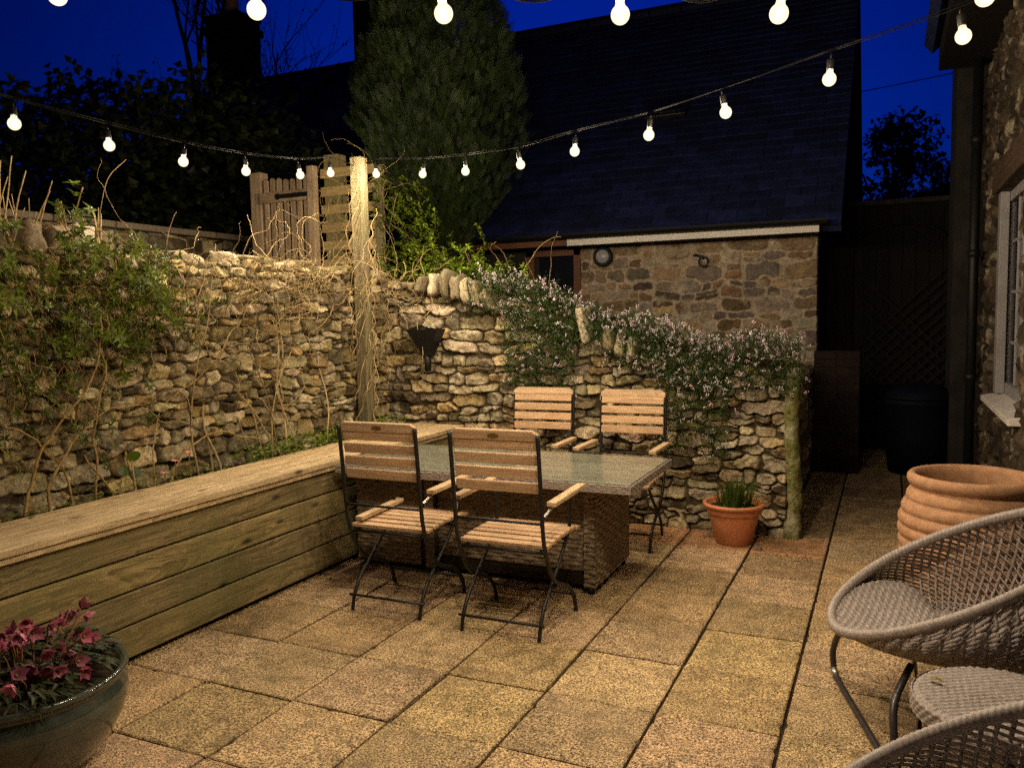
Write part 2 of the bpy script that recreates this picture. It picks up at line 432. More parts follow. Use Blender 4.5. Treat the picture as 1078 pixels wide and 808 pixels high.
def glassm(name, tint=(.9, .95, .95), rough=.05):
    m, t, b = nt(name)
    b.inputs['Base Color'].default_value = rgb(tint); b.inputs['Roughness'].default_value = rough
    b.inputs['Transmission Weight'].default_value = 1.0; b.inputs['IOR'].default_value = 1.45
    return m
m, t, b = nt('window_glass'); b.inputs['Base Color'].default_value = (.01, .012, .02, 1); b.inputs['Roughness'].default_value = .04; M['pane'] = m
m, t, b = nt('table_glass')
g = node(t, 'ShaderNodeBsdfGlossy'); g.inputs['Roughness'].default_value = .16; g.inputs['Color'].default_value = (.95, .97, 1, 1)
tr = node(t, 'ShaderNodeBsdfTransparent'); tr.inputs['Color'].default_value = (.95, .98, .97, 1)
fr = node(t, 'ShaderNodeFresnel'); fr.inputs['IOR'].default_value = 1.38
gm = node(t, 'ShaderNodeNewGeometry'); fo = math_(t, 'MULTIPLY', fr.outputs[0], math_(t, 'SUBTRACT', 1.0, gm.outputs['Backfacing']))
mx = node(t, 'ShaderNodeMixShader'); t.links.new(fo, mx.inputs[0]); t.links.new(tr.outputs[0], mx.inputs[1]); t.links.new(g.outputs[0], mx.inputs[2])
t.links.new(mx.outputs[0], t.nodes['Material Output'].inputs[0]); M['tglass'] = m
# lit bulb: clear glass that glows, letting the filament's light through
m, t, b = nt('lit_bulb_glass')
em = node(t, 'ShaderNodeEmission'); em.inputs['Color'].default_value = (1, .80, .52, 1); em.inputs['Strength'].default_value = .8
tr = node(t, 'ShaderNodeBsdfTransparent'); ad = node(t, 'ShaderNodeAddShader')
t.links.new(em.outputs[0], ad.inputs[0]); t.links.new(tr.outputs[0], ad.inputs[1]); t.links.new(ad.outputs[0], t.nodes['Material Output'].inputs[0])
m.cycles.emission_sampling = 'NONE'; M['bulb'] = m
m, t, b = nt('glowing_filament'); t.nodes.remove(b)
em = node(t, 'ShaderNodeEmission'); em.inputs['Color'].default_value = (1, .85, .6, 1); em.inputs['Strength'].default_value = 9
t.links.new(em.outputs[0], t.nodes['Material Output'].inputs[0]); m.cycles.emission_sampling = 'NONE'; M['filament'] = m

# ------------------------------------------------------------------ camera, world, render settings
cam = bpy.data.cameras.new('camera'); co = bpy.data.objects.new('camera', cam); COL.objects.link(co)
H_CAM = 1.4959; PITCH, YAW, ROLL, FPX = .08292, .43262, -.01867, 857.67
fw = Vector((-math.sin(YAW) * math.cos(PITCH), math.cos(YAW) * math.cos(PITCH), -math.sin(PITCH)))
r0 = Vector((math.cos(YAW), math.sin(YAW), 0)); u0 = r0.cross(fw)
r1 = r0 * math.cos(ROLL) + u0 * math.sin(ROLL); u1 = r1.cross(fw)
mm = Matrix((r1, u1, -fw)).transposed().to_4x4(); mm.translation = (0, 0, H_CAM); co.matrix_world = mm
cam.sensor_width = 36; cam.lens = FPX / 1078 * 36; cam.clip_end = 2000; cam.clip_start = .02
sc.camera = co
w = bpy.data.worlds.new('World'); sc.world = w; w.use_nodes = True
t = w.node_tree; bg = t.nodes['Background']
sky = node(t, 'ShaderNodeTexSky', sky_type='NISHITA', sun_disc=False, sun_elevation=math.radians(-1.5), sun_rotation=math.radians(-18), ozone_density=6.0, air_density=1.0, dust_density=.3)
tint = mixc(t, sky.outputs[0], (.04, .58, 1.9, 1), 1.0, 'MULTIPLY')
tc_ = node(t, 'ShaderNodeTexCoord'); dp = node(t, 'ShaderNodeVectorMath', operation='DOT_PRODUCT'); t.links.new(tc_.outputs['Generated'], dp.inputs[0])
glow_dir = Vector((-.33, .88, .30)).normalized(); dp.inputs[1].default_value = glow_dir      # the last afterglow behind the barn
gl = math_(t, 'POWER', math_(t, 'MAXIMUM', dp.outputs['Value'], 0.0), 6.0); gl = math_(t, 'ADD', math_(t, 'MULTIPLY', gl, 1.75), .36)
sc2 = node(t, 'ShaderNodeVectorMath', operation='SCALE'); t.links.new(tint, sc2.inputs[0]); t.links.new(gl, sc2.inputs['Scale']); tint = sc2.outputs[0]
t.links.new(tint, bg.inputs[0]); bg.inputs[1].default_value = .15
sun = bpy.data.lights.new('dusk_sun', 'SUN'); sun.energy = .004; sun.angle = math.radians(12); sun.color = (.5, .65, 1)
so = bpy.data.objects.new('dusk_sun', sun); COL.objects.link(so)
# afterglow just above the horizon, from beyond the barn
sd = Vector((math.sin(math.radians(-18)), math.cos(math.radians(-18)), math.tan(math.radians(1.0)))).normalized(); so.rotation_euler = sd.to_track_quat('Z', 'Y').to_euler(); so.location = (0, 0, 12)
vs_ = sc.view_settings; vs_.view_transform = 'Standard'; vs_.look = 'None'; vs_.gamma = 1; vs_.exposure = 0; vs_.use_curve_mapping = False
cy = sc.cycles
cy.use_denoising = False; cy.max_bounces = 6; cy.diffuse_bounces = 2; cy.glossy_bounces = 3; cy.transmission_bounces = 4; cy.transparent_max_bounces = 10
cy.sample_clamp_indirect = 2; cy.caustics_reflective = False; cy.caustics_refractive = False; cy.use_light_tree = True

def vn(a, b, c): return Vector((a, b, c)).normalized()

# ================================================================== SETTING
mb = MB(); mb.add([(-300, -100, -.03), (300, -100, -.03), (300, 600, -.03), (-300, 600, -.03)], [(0, 1, 2, 3)])
g_ = mb.build('ground', M['dark_ground']); g_['kind'] = 'structure'
# joint bed and slabs
mb = MB(); mb.add([(-3.6, -3, -.016), (.9, -3, -.016), (.9, 9.6, -.016), (-3.6, 9.6, -.016)], [(0, 1, 2, 3)])
g_ = mb.build('joint_sand', M['soil']); g_['kind'] = 'structure'
X0, Y0, S = -1.2179, 2.9015, .45
mb = MB()
for i in range(-5, 5):
    for j in range(-10, 15):
        xa = X0 + i * S; ya = Y0 + j * S
        if ya > 5.5 and xa < -.9: continue
        if xa > .72 or xa < -3.5: continue
        rr = random.Random(i * 71 + j * 13)
        off = 0.0
        if i >= 2: off = .12 * ((j * 37) % 3 - 1) * .5
        gx, gy = .0065, .0035
        ya2 = ya + S
        if j == 5 and xa < -.62: ya2 = ya + .43
        tn = rr.uniform(.74, 1.15); col = (tn, tn * rr.uniform(.95, 1.03), tn * rr.uniform(.86, 1.06))
        if j == 5 and xa < -.62: col = (tn * 1.05, tn * .82, tn * .72)
        z = rr.uniform(-.003, .002); tx = rr.uniform(-.004, .004); ty = rr.uniform(-.004, .004)
        x1, x2, y1, y2 = xa + gx, xa + S - gx, ya + gy, ya2 - gy
        if ya > 5.5: x1 = max(x1, -.615)
        jx = [rr.uniform(-.0022, .0022) for _ in range(8)]
        n = 14; bw = .005
        # wobbly worn edges: perimeter points, inner bevel ring
        per = []
        for k in range(n): per.append((x1 + (x2 - x1) * k / n, y1))
        for k in range(n): per.append((x2, y1 + (y2 - y1) * k / n))
        for k in range(n): per.append((x2 - (x2 - x1) * k / n, y2))
        for k in range(n): per.append((x1, y2 - (y2 - y1) * k / n))
        cx, cy_ = (x1 + x2) / 2, (y1 + y2) / 2; P = len(per)
        def zz(x, y): return z + tx * (x - cx) / S + ty * (y - cy_) / S
        low = [(x + rr.uniform(-.001, .001), y + rr.uniform(-.001, .001), -.03) for x, y in per]
        mid = []; inn = []
        for x, y in per:
            ch = rr.random() < .04
            e1 = rr.uniform(-.0012, .0012) + (.008 if ch else 0)
            dx, dy = cx - x, cy_ - y; l = math.hypot(dx, dy)
            mid.append((x + dx / l * e1, y + dy / l * e1, zz(x, y) - .004 - (.003 if ch else 0)))
            inn.append((x + dx / l * (bw + abs(e1) * 1.6), y + dy / l * (bw + abs(e1) * 1.6), zz(x, y)))
        vs = low + mid + inn + [(cx, cy_, zz(cx, cy_))]
        fs = []
        for k in range(P):
            k2 = (k + 1) % P
            fs.append((k, k2, P + k2, P + k)); fs.append((P + k, P + k2, 2 * P + k2, 2 * P + k)); fs.append((2 * P + k, 2 * P + k2, 3 * P))
        mb.add(vs, fs, col)
g_ = mb.build('pavement', M['slab']); g_['kind'] = 'structure'

# raised garden behind the walls
def lerp(a, b, q): return a + (b - a) * q
def back_top(x):
    xs = [(-4.2, 1.82), (-3.75, 1.80), (-3.0, 1.72), (-2.6, 1.60), (-2.1, 1.40), (-1.5, 1.20), (-.5, 1.06)]
    for (a, za), (b, zb) in zip(xs, xs[1:]):
        if x <= b: return lerp(za, zb, max(0, min(1, (x - a) / (b - a))))
    return 1.06
def left_top(y):
    return 1.86 + .02 * math.sin(y * 5) + .015 * math.sin(y * 11 + 1)
us = np.concatenate([np.linspace(-30, -4.2, 30), np.linspace(-4.0, -.64, 40)]); ys_ = np.linspace(-4, 40, 90)
ys_ = np.sort(np.concatenate([ys_, np.linspace(5.7, 8.3, 20)]))
UU, YY = np.meshgrid(us, ys_, indexing='ij')
ZT = np.where(UU < -4.1, 1.70, np.array([[back_top(float(x)) - .12 for _ in ys_] for x in us])) + .06 * (fbm(UU, YY, 2.5, 3, 5) - .5)
keep = []
V = np.stack([UU, YY, ZT], -1).reshape(-1, 3); F = grid_faces(len(us), len(ys_))
ctr = V[F].mean(1); ok = ~((ctr[:, 0] > -4.0) & (ctr[:, 1] < 5.75)) & ~((ctr[:, 0] > -4.0) & (ctr[:, 1] > 8.35))
g_ = np_mesh('raised_ground', V, F[ok], M['soil']); g_['kind'] = 'structure'

# ================================================================== WALLS
lw = thing('garden_wall', 'long ivy draped rubble stone wall behind the timber planter', 'stone wall', (-3.72, 3.6, .5))
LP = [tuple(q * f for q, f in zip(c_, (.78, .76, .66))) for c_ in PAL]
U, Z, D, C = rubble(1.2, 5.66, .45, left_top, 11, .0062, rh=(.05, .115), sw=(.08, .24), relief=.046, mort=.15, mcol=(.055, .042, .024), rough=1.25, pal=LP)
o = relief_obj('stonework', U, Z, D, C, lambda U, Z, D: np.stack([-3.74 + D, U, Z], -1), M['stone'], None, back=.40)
o.parent = lw; o.location = -Vector(lw.location)
cs = MB()
for k, (y, z, sx, sy, sz, col) in enumerate([(2.93, 1.90, .13, .10, .19, (.52, .47, .40)), (2.80, 1.90, .15, .12, .17, (.30, .24, .16)), (2.66, 1.91, .14, .11, .17, (.25, .2, .14)), (3.06, 1.86, .13, .13, .10, (.2, .16, .1))]):
    c = MB(); c.rock((-3.80 + .72 * 0, y, z), (sx, sy, sz), 50 + k, col, Matrix.Rotation(.1 * (k - 1), 3, 'X'))
    q = c.build('coping_stone', M['stone'], None, True); q.parent = lw; q.location = -Vector(lw.location)
for k in range(26):   # rough crest of loose small stones and mossy lumps
    rr = random.Random(900 + k); y = 3.15 + k * .095
    cs.rock((-3.80 + rr.uniform(-.05, .04), y, left_top(y) + rr.uniform(-.03, .015)), (rr.uniform(.1, .16), rr.uniform(.09, .15), rr.uniform(.06, .10)), 70 + k, rr.choice([(.33, .27, .18), (.2, .17, .08), (.42, .36, .26), (.26, .21, .13), (.15, .13, .06)]))
q = cs.build('crest', M['stone'], lw, True); q.location = -Vector(lw.location)

bw = thing('garden_wall', 'rubble stone wall with sloping top behind the dining set', 'stone wall', (-2.2, 5.62, 0))
U, Z, D, C = rubble(-3.76, -.60, -.02, back_top, 23, .0066, rh=(.05, .125), sw=(.09, .28), relief=.048, mort=.16, mcol=(.075, .06, .034), rough=1.2)
o = relief_obj('stonework', U, Z, D, C, lambda U, Z, D: np.stack([U, 5.64 - D, Z], -1), M['stone'], bw, back=.38, flip=False); o.location = -Vector(bw.location)
k = 0
for x, z, hgt, tilt in [(-3.22, 1.75, .16, .12), (-3.12, 1.75, .22, .03), (-3.02, 1.72, .19, -.1), (-2.935, 1.69, .20, -.2), (-2.85, 1.66, .19, -.28), (-2.76, 1.62, .15, -.3), (-3.34, 1.76, .12, .2),
                        (-1.99, 1.42, .25, -.2), (-1.80, 1.31, .15, -.1), (-1.71, 1.28, .17, .1), (-1.63, 1.25, .15, .05)]:
    rr = random.Random(300 + k); c = MB()
    c.rock((x, 5.60, z), (.068, .2, hgt), 300 + k, rr.choice([(.40, .36, .25), (.27, .235, .15), (.52, .46, .34), (.22, .19, .13)]), Matrix.Rotation(tilt, 3, 'Y'))
    q = c.build('coping_stone', M['stone'], bw, True); q.location = -Vector(bw.location); k += 1

rw = thing('return_wall', 'low dark stone wall running back from the mossy post to the barn', 'stone wall', (-.6, 7, 0))
U, Z, D, C = rubble(6.06, 8.2, -.02, .98, 37, .014, rh=(.08, .16), sw=(.12, .3))
o = relief_obj('stonework', U, Z, D, C, lambda U, Z, D: np.stack([-.66 + D, U, Z], -1), M['stone'], rw, back=.25); o.location = -Vector(rw.location)
# mossy post finishing the wall
pp = MB(); rr = random.Random(5)
n = 12; m_ = 26; vs = []; fs = []
for i in range(m_):
    z = 1.14 * i / (m_ - 1) - .01
    for k in range(n):
        q = 2 * PI * k / n; rad = .047 * (1 + .18 * rr.uniform(-1, 1)) * (1.0 + .35 * max(0, .12 - z) / .12)
        vs.append((-.553 + .012 * math.sin(z * 6) + rad * math.cos(q), 5.60 + rad * 1.2 * math.sin(q), z))
for i in range(m_ - 1):
    for k in range(n): fs.append((i * n + k, i * n + (k + 1) % n, (i + 1) * n + (k + 1) % n, (i + 1) * n + k))
fs.append(tuple((m_ - 1) * n + k for k in range(n)))
pp.add(vs, fs); tag(pp.build('mossy_post', M['moss'], None, True), 'mossy crumbling post finishing the right end of the dining wall', 'post')

# far garden wall up on the left
fwl = thing('garden_wall', 'distant low stone wall with flat capping behind the dry sticks', 'stone wall', (-6.5, 5.5, 1.7))
U, Z, D, C = rubble(3.5, 7.2, 1.6, 2.36, 41, .014, rh=(.08, .14), sw=(.12, .3))
o = relief_obj('stonework', U, Z, D, C, lambda U, Z, D: np.stack([-6.5 + D, U, Z], -1), M['stone'], fwl, back=.25); o.location = -Vector(fwl.location)
c = MB()
for k in range(6): c.box((-6.6, 3.8 + k * .62, 2.40), (.36, .605, .06), (.42 * .8, .36 * .8, .27 * .8))
q = c.build('capping', M['stone'], fwl, bevel=.01); q.location = -Vector(fwl.location)

# ================================================================== TIMBER PLANTER
pl = thing('raised_planter', 'long raised timber planter bed with a plank coping along the stone wall', 'planter', (-3.2, 3.4, 0))
L = -Vector(pl.location)
zb = .03; bh = .1485
c = MB()
for k in range(4):
    rr = random.Random(k); t_ = rr.uniform(.82, 1.08)
    c.box2((-3.048, 1.0, zb + k * bh), (-3.0 + .002 * rr.uniform(-1, 1), 5.52, zb + (k + 1) * bh - .009), (t_, t_, t_ * rr.uniform(.85, 1)))
q = c.build('front_panel', M['planter'], pl, bevel=.006); q.location = L
c = MB(); c.box2((-3.06, 1.0, .0), (-3.052, 5.5, .62), (.25, .25, .25)); q = c.build('backing', M['planter'], pl); q.location = L
c = MB()
c.box2((-3.176, 1.0, .632), (-2.968, 5.53, .664), (1, 1, 1)); c.box2((-3.40, 1.0, .632), (-3.182, 5.53, .6635), (.94, .92, .88))
q = c.build('coping', M['coping'], pl, bevel=.004); q.location = L
c = MB(); c.box2((-2.998, 1.0, .604), (-2.979, 5.525, .6305), (.95, .95, .9)); q = c.build('batten', M['coping'], pl, bevel=.003); q.location = L
c = MB(); c.box2((-3.06, 5.525, .02), (-2.98, 5.56, .63), (.8, .8, .8)); q = c.build('end_post', M['planter'], pl, bevel=.004); q.location = L
us = np.linspace(-3.75, -3.06, 24); ys_ = np.linspace(1.0, 5.6, 150); UU, YY = np.meshgrid(us, ys_, indexing='ij')
ZZ = .595 + .05 * (fbm(UU, YY, 9, 4, 3) - .5)
q = np_mesh('soil', np.stack([UU, YY, ZZ], -1).reshape(-1, 3), grid_faces(24, 150), M['soil'], pl); q.location = L

# ================================================================== CORNER POST, GATE, LADDER PANEL
def box_thing(name, label, cat, a, b, m, bevel=.005, group=None):
    c = MB(); c.box2(a, b); return tag(c.build(name, m, None, bevel=bevel), label, cat, group)
box_thing('timber_post', 'tall pale square timber post carrying the string lights at the wall corner', 'post', (-3.688, 5.155, .5), (-3.594, 5.249, 2.705), M['post'], .006)
box_thing('gate_post', 'wide left gate post at the hinge end of the picket gate', 'gate post', (-5.585, 6.18, 1.6), (-5.455, 6.29, 2.905), M['gate'])
box_thing('gate_post', 'slim right gate post between picket gate and slatted panel', 'gate post', (-4.862, 6.12, 1.6), (-4.785, 6.19, 2.90), M['gate'])
gt = thing('picket_gate', 'small timber picket gate above the stone wall', 'gate', (-5.1, 6.2, 1.7)); L = -Vector(gt.location)
c = MB()
for k in range(7):
    x = -5.385 + k * .078; w_ = .046; top = 2.80 + .012 * math.sin(k * 1.3)
    vs = [(x - w_ / 2, 6.17, 1.75), (x + w_ / 2, 6.17, 1.75)] + [(x + w_ / 2 * math.cos(a), 6.17, top + w_ / 2 * math.sin(a)) for a in [PI * i / 8 for i in range(9)]]
    n = len(vs); vb = [(p[0], 6.195, p[2]) for p in vs]
    tn = random.Random(k).uniform(.8, 1.15)
    c.add(vs + vb, [tuple(range(n)), tuple(range(2 * n - 1, n - 1, -1))] + [(i, i + n, (i + 1) % n + n, (i + 1) % n) for i in range(n)], (tn, tn, tn))
q = c.build('pickets', M['gate'], gt); q.location = L
c = MB(); c.box2((-5.44, 6.135, 2.60), (-4.87, 6.166, 2.70)); q = c.build('rail', M['gate_rail'], gt, bevel=.004); q.location = L
c = MB(); c.box2((-5.44, 6.135, 1.8), (-4.87, 6.166, 1.90)); q = c.build('rail', M['gate_rail'], gt, bevel=.004); q.location = L
c = MB(); c.box2((-5.21, 6.128, 2.63), (-4.85, 6.133, 2.672)); c.tube([(-5.215, 6.1285, 2.651), (-5.215, 6.133, 2.651)], .03, 12)
q = c.build('hinge_strap', M['iron'], gt); q.location = L
lp = thing('slatted_panel', 'slatted timber panel wrapped in dry vines beside the tall post', 'fence panel', (-4.55, 6.2, 1.7)); L = -Vector(lp.location)
c = MB()
for k in range(7): c.box2((-4.78, 6.215, 1.80 + k * .165), (-4.20, 6.24, 1.885 + k * .165), (1.05, 1.05, .8))
q = c.build('slats', M['gate_rail'], lp, bevel=.003); q.location = L
c = MB(); c.box2((-4.74, 6.22, 1.7), (-4.58, 6.35, 3.0), (1.1, 1.05, .85)); q = c.build('stile', M['post'], lp, bevel=.005); q.location = L
c = MB(); c.box2((-4.23, 6.245, 1.7), (-4.14, 6.30, 2.86)); q = c.build('stile', M['post'], lp, bevel=.005); q.location = L

# ================================================================== BARN AND HOUSES
bn = thing('stone_barn', 'old stone barn with a large slate roof and white fascia', 'barn', (-3, 9, 0)); L = -Vector(bn.location)
BY = 8.3
PB_ = [(.40, .34, .27), (.26, .22, .19), (.20, .13, .085), (.16, .125, .11), (.30, .27, .25), (.22, .165, .11), (.35, .26, .16)]
U, Z, D, C = rubble(-3.0, -.62, .3, 2.22, 61, .0085, rh=(.08, .17), sw=(.1, .34), relief=.020, mort=.26, pal=PB_, mcol=(.42, .355, .28), rough=.7)
q = relief_obj('stonework', U, Z, D, C, lambda U, Z, D: np.stack([U, BY - D, Z], -1), M['stone_barn'], bn, back=.3); q.location = L
c = MB(); c.box2((-8.1, BY + .02, .2), (-3.56, BY + .35, 2.25)); c.box2((-3.56, BY + .2, .2), (-3.02, BY + .3, 2.2), (.3, .3, .3)); c.box2((-.92, BY + .3, 0), (-.63, 15.2, 2.25)); c.box2((-8.1, BY + .35, 0), (-7.8, 15.2, 2.25)); c.box2((-8.1, 15.0, 0), (-.63, 15.2, 2.25))
c.add([(-.64, BY + .1, 2.25), (-.64, 15.0, 2.25), (-.64, 11.75, 5.6)], [(0, 1, 2)])
q = c.build('wall', M['render_dark'], bn); q.location = L
c = MB()
e0, e1, rz0, rz1, ry = (-8.2, -.40, 2.28, 5.72, 11.75)
def slab_poly(c, pts, th, col=(1, 1, 1)):
    pts = [Vector(p) for p in pts]; nrm = (pts[1] - pts[0]).cross(pts[2] - pts[0]).normalized()
    lo = [p - nrm * th for p in pts]; n = len(pts)
    c.add(pts + lo, [tuple(range(n)), tuple(range(2 * n - 1, n - 1, -1))] + [(i, i + n, (i + 1) % n + n, (i + 1) % n) for i in range(n)], col)
def slates(c, x0, x1, y0, z0, y1, z1, seed, rows=34, wd=.28):
    rr = random.Random(seed); d = Vector((0, y1 - y0, z1 - z0)); Ls = d.length; d.normalize(); nrm = Vector((0, -d.z, d.y))
    for r in range(rows):
        a = r / rows * Ls; bb = (r + 1.25) / rows * Ls; x = x0 - (wd / 2 if r % 2 else 0)
        while x < x1:
            xa, xb = max(x0, x + .003), min(x1, x + wd - .003)
            if xb > xa + .02:
                g = rr.uniform(.6, 1.5); l1 = .014 + rr.uniform(0, .008); p0 = Vector((0, y0, z0)) + d * (a - rr.uniform(0, .015)) + nrm * l1; p1 = Vector((0, y0, z0)) + d * min(bb, Ls) + nrm * .003
                vs = [(xa, p0.y, p0.z), (xb, p0.y, p0.z), (xb, p1.y, p1.z), (xa, p1.y, p1.z), (xa, p0.y + nrm.y * -l1, p0.z - nrm.z * l1), (xb, p0.y - nrm.y * l1, p0.z - nrm.z * l1)]
                c.add(vs, [(0, 1, 2, 3), (4, 5, 1, 0)], (g, g, g * 1.05))
            x += wd
slab_poly(c, [(e0, 8.02, rz0), (e1, 8.02, rz0), (e1, ry, rz1), (e0, ry, rz1)], .09)
slab_poly(c, [(e1, 15.4, rz0), (e0, 15.4, rz0), (e0, ry + .002, rz1), (e1, ry + .002, rz1)], .09)
slates(c, e0, e1, 8.0, rz0 + .002, ry, rz1 + .002, 3)
for k in range(17): c.tube([(e0 + k * .46, ry, rz1 + .02), (e0 + k * .46 + .44, ry, rz1 + .02)], .09, 8, (.9, .9, .9))
rf = c.build('roof', M['slate'], bn); rf.location = L
def skylight(parent, x, y, w_, ratio, L):
    d = Vector((0, ry - 8.02, rz1 - rz0)); d.normalize(); nrm = Vector((0, -d.z, d.y)); s = y; p = Vector((x, 8.02, rz0)) + d * s
    m3 = Matrix((Vector((1, 0, 0)), d, nrm)).transposed()
    c = MB(); c.box(p + nrm * .03, (w_ + .12, w_ * ratio + .12, .09), (.5, .5, .5), m3); f = c.build('skylight', M['dark_metal'], parent, bevel=.01); f.location = L
    c = MB(); c.box(p + nrm * .078, (w_, w_ * ratio, .008), (1, 1, 1), m3); g = c.build('pane', M['pane'], f)
skylight(bn, -2.40, 2.35, .36, .8, L)
c = MB(); c.box2((-3.02, 7.95, 2.205), (-.58, 7.975, 2.305)); q = c.build('fascia', M['white_paint'], bn, bevel=.003); q.location = L
c = MB(); c.box2((-8.1, 7.955, 2.21), (-3.025, 7.975, 2.30)); q = c.build('gutter_board', M['brown_paint'], bn); q.location = L
c = MB(); c.box2((-3.02, 7.976, 2.21), (-.6, BY - .03, 2.235)); q = c.build('soffit', M['render_dark'], bn); q.location = L
for x in (-2.55, -1.72, -.78):
    c = MB(); c.box2((x - .012, 7.90, 2.285), (x + .012, 7.948, 2.32)); q = c.build('gutter_bracket', M['iron'], bn); q.location = L
c = MB()
for i in range(2): pass
gp = [(-8.1, 7.90, 2.325), (-.5, 7.90, 2.31)]
vs = []; fs = []
for x, z in ((-8.1, 2.33), (-.5, 2.315)):
    for k in range(9):
        a = PI + PI * k / 8; vs.append((x, 7.895 + .055 * math.cos(a), z + .05 * math.sin(a)))
fs = [(k, k + 1, 10 + k, 9 + k) for k in range(8)]
c.add(vs, fs); q = c.build('gutter', M['black'], bn, True); q.location = L
df = MB(); df.box2((-3.62, BY - .03, 1.0), (-3.53, BY + .12, 2.2)); df.box2((-3.07, BY - .03, 1.0), (-2.99, BY + .12, 2.2)); df.box2((-3.62, BY - .03, 2.13), (-2.99, BY + .12, 2.203))
q = df.build('window_frame', M['brown_paint'], bn, bevel=.004); q.location = L
g = MB(); g.box2((-3.53, BY + .05, 1.0), (-3.07, BY + .06, 2.13)); g.build('pane', M['pane'], q)
# bulkhead lamp, unlit, and a small hook on the barn wall
wl = thing('wall_light', 'round unlit bulkhead light with black ring on the barn wall', 'wall light', (-2.73, BY - .03, 2.10))
c = MB(); vs = []; 
prof = [(.001, .03), (.072, .03), (.078, .055), (.098, .06), (.105, .04), (.105, 0), (.001, 0)]
def lathe_y(c, prof, n=28, o=(0, 0, 0), col=(1, 1, 1)):
    b = MB(); b.lathe(prof, n); c.add([(o[0] + p[0], o[1] - p[2], o[2] + p[1]) for p in b.v], b.f, col)
lathe_y(c, prof); c.build('ring', M['black'], wl, True)
c = MB(); lathe_y(c, [(.074 * math.cos(a), .04 + .04 * math.sin(a)) for a in [PI / 2 * i / 6 for i in range(7)]][::-1]); c.build('diffuser', simple('opal_glass', (.35, .36, .38), .25, .05, 5, .02), wl, True)
hk = MB(); hk.tube([(-1.68 + .045 * math.cos(2 * PI * k / 16), BY - .06, 2.0 + .045 * math.sin(2 * PI * k / 16)) for k in range(17)], .011, 6); hk.tube([(-1.68, BY - .06, 2.045), (-1.76, BY - .02, 2.07), (-1.80, BY + .02, 2.07)], .014, 6)
tag(hk.build('wall_ring', M['iron'], None, True), 'small iron tethering ring fixed to the barn stonework', 'wall ring')

# cottage left with chimney
ct = thing('cottage', 'dark cottage roof with a skylight and stone chimney left of the conifer', 'house', (-11, 13, 0)); L = -Vector(ct.location)
c = MB(); c.box2((-13.4, 10.3, 1.0), (-8.6, 15.8, 3.4)); q = c.build('wall', M['render_dark'], ct); q.location = L
c = MB()
slab_poly(c, [(-13.6, 10.0, 3.3), (-8.25, 10.0, 3.3), (-8.25, 13, 6.28), (-12.3, 13, 6.28)], .1)
slab_poly(c, [(-8.25, 16, 3.3), (-13.6, 16, 3.3), (-12.3, 13.002, 6.28), (-8.25, 13.002, 6.28)], .1); slab_poly(c, [(-13.6, 16, 3.3), (-13.6, 10, 3.3), (-12.3, 13, 6.28)], .1)
slates(c, -12.6, -8.25, 10.6, 3.9, 13, 6.285, 9, 22)
rf2 = c.build('roof', M['slate'], ct); rf2.location = L
d = Vector((0, 3, 2.98)).normalized(); nrm = Vector((0, -d.z, d.y)); m3 = Matrix((Vector((1, 0, 0)), d, nrm)).transposed()
p = Vector((-9.85, 10.0, 3.3)) + d * 3.1
c = MB(); c.box(p + nrm * .04, (.95, 1.2, .1), (.5, .5, .5), m3); f = c.build('skylight', M['dark_metal'], ct, bevel=.01); f.location = L
c = MB(); c.box(p + nrm * .092, (.8, 1.05, .01), (1, 1, 1), m3); c.build('pane', M['pane'], f)
def chimney(parent, x0, x1, y, z0, z1, L, pots, m):
    c = MB(); c.box2((x0, y - (x1 - x0) * .4, z0), (x1, y + (x1 - x0) * .4, z1)); w_ = (x1 - x0)
    c.box2((x0 - .05, y - w_ * .4 - .05, z1 - .28), (x1 + .05, y + w_ * .4 + .05, z1 - .14), (.9, .9, .9)); c.box2((x0 - .03, y - w_ * .4 - .03, z1 + .001), (x1 + .03, y + w_ * .4 + .03, z1 + .07), (.8, .8, .8))
    q = c.build('chimney', m, parent, bevel=.015); q.location = L
    for px in pots:
        c = MB(); c.lathe([(.001, z1 + .06), (.17, z1 + .06), (.13, z1 + .2), (.12, z1 + .65), (.15, z1 + .7), (.15, z1 + .76), (.1, z1 + .76), (.1, z1 + .5), (.001, z1 + .5)], 16, (px, y, 0)); c.build('chimney_pot', M['terra'], q, True)
chimney(ct, -12.42, -11.6, 13.0, 5.6, 7.45, L, [-12.0], M['brick_dark'])
chimney(bn, -8.15, -7.45, 11.9, 5.0, 7.6, -Vector(bn.location), [-7.8], M['brick_dark'])

# house on the right with the window
hs = thing('stone_house', 'stone house with an overhanging eave and white window on the right', 'house', (1, 4, 0)); L = -Vector(hs.location)
WX = .72
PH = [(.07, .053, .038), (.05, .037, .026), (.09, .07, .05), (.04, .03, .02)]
def wallseg(y0, y1, z0, z1, seed, res=.012):
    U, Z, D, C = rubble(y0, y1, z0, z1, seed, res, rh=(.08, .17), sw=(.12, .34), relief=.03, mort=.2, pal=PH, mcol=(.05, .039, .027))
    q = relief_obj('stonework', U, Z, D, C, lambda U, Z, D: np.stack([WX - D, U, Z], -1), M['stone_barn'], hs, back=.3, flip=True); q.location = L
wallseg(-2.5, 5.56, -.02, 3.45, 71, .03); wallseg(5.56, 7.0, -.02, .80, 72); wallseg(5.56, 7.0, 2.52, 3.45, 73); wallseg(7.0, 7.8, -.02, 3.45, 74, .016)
c = MB(); c.box2((WX + .31, -2.5, 0), (WX + 5, 7.8, 3.5)); c.box2((WX + .02, 7.80, 0), (WX + .32, 7.83, 3.45)); q = c.build('wall', M['render_dark'], hs); q.location = L
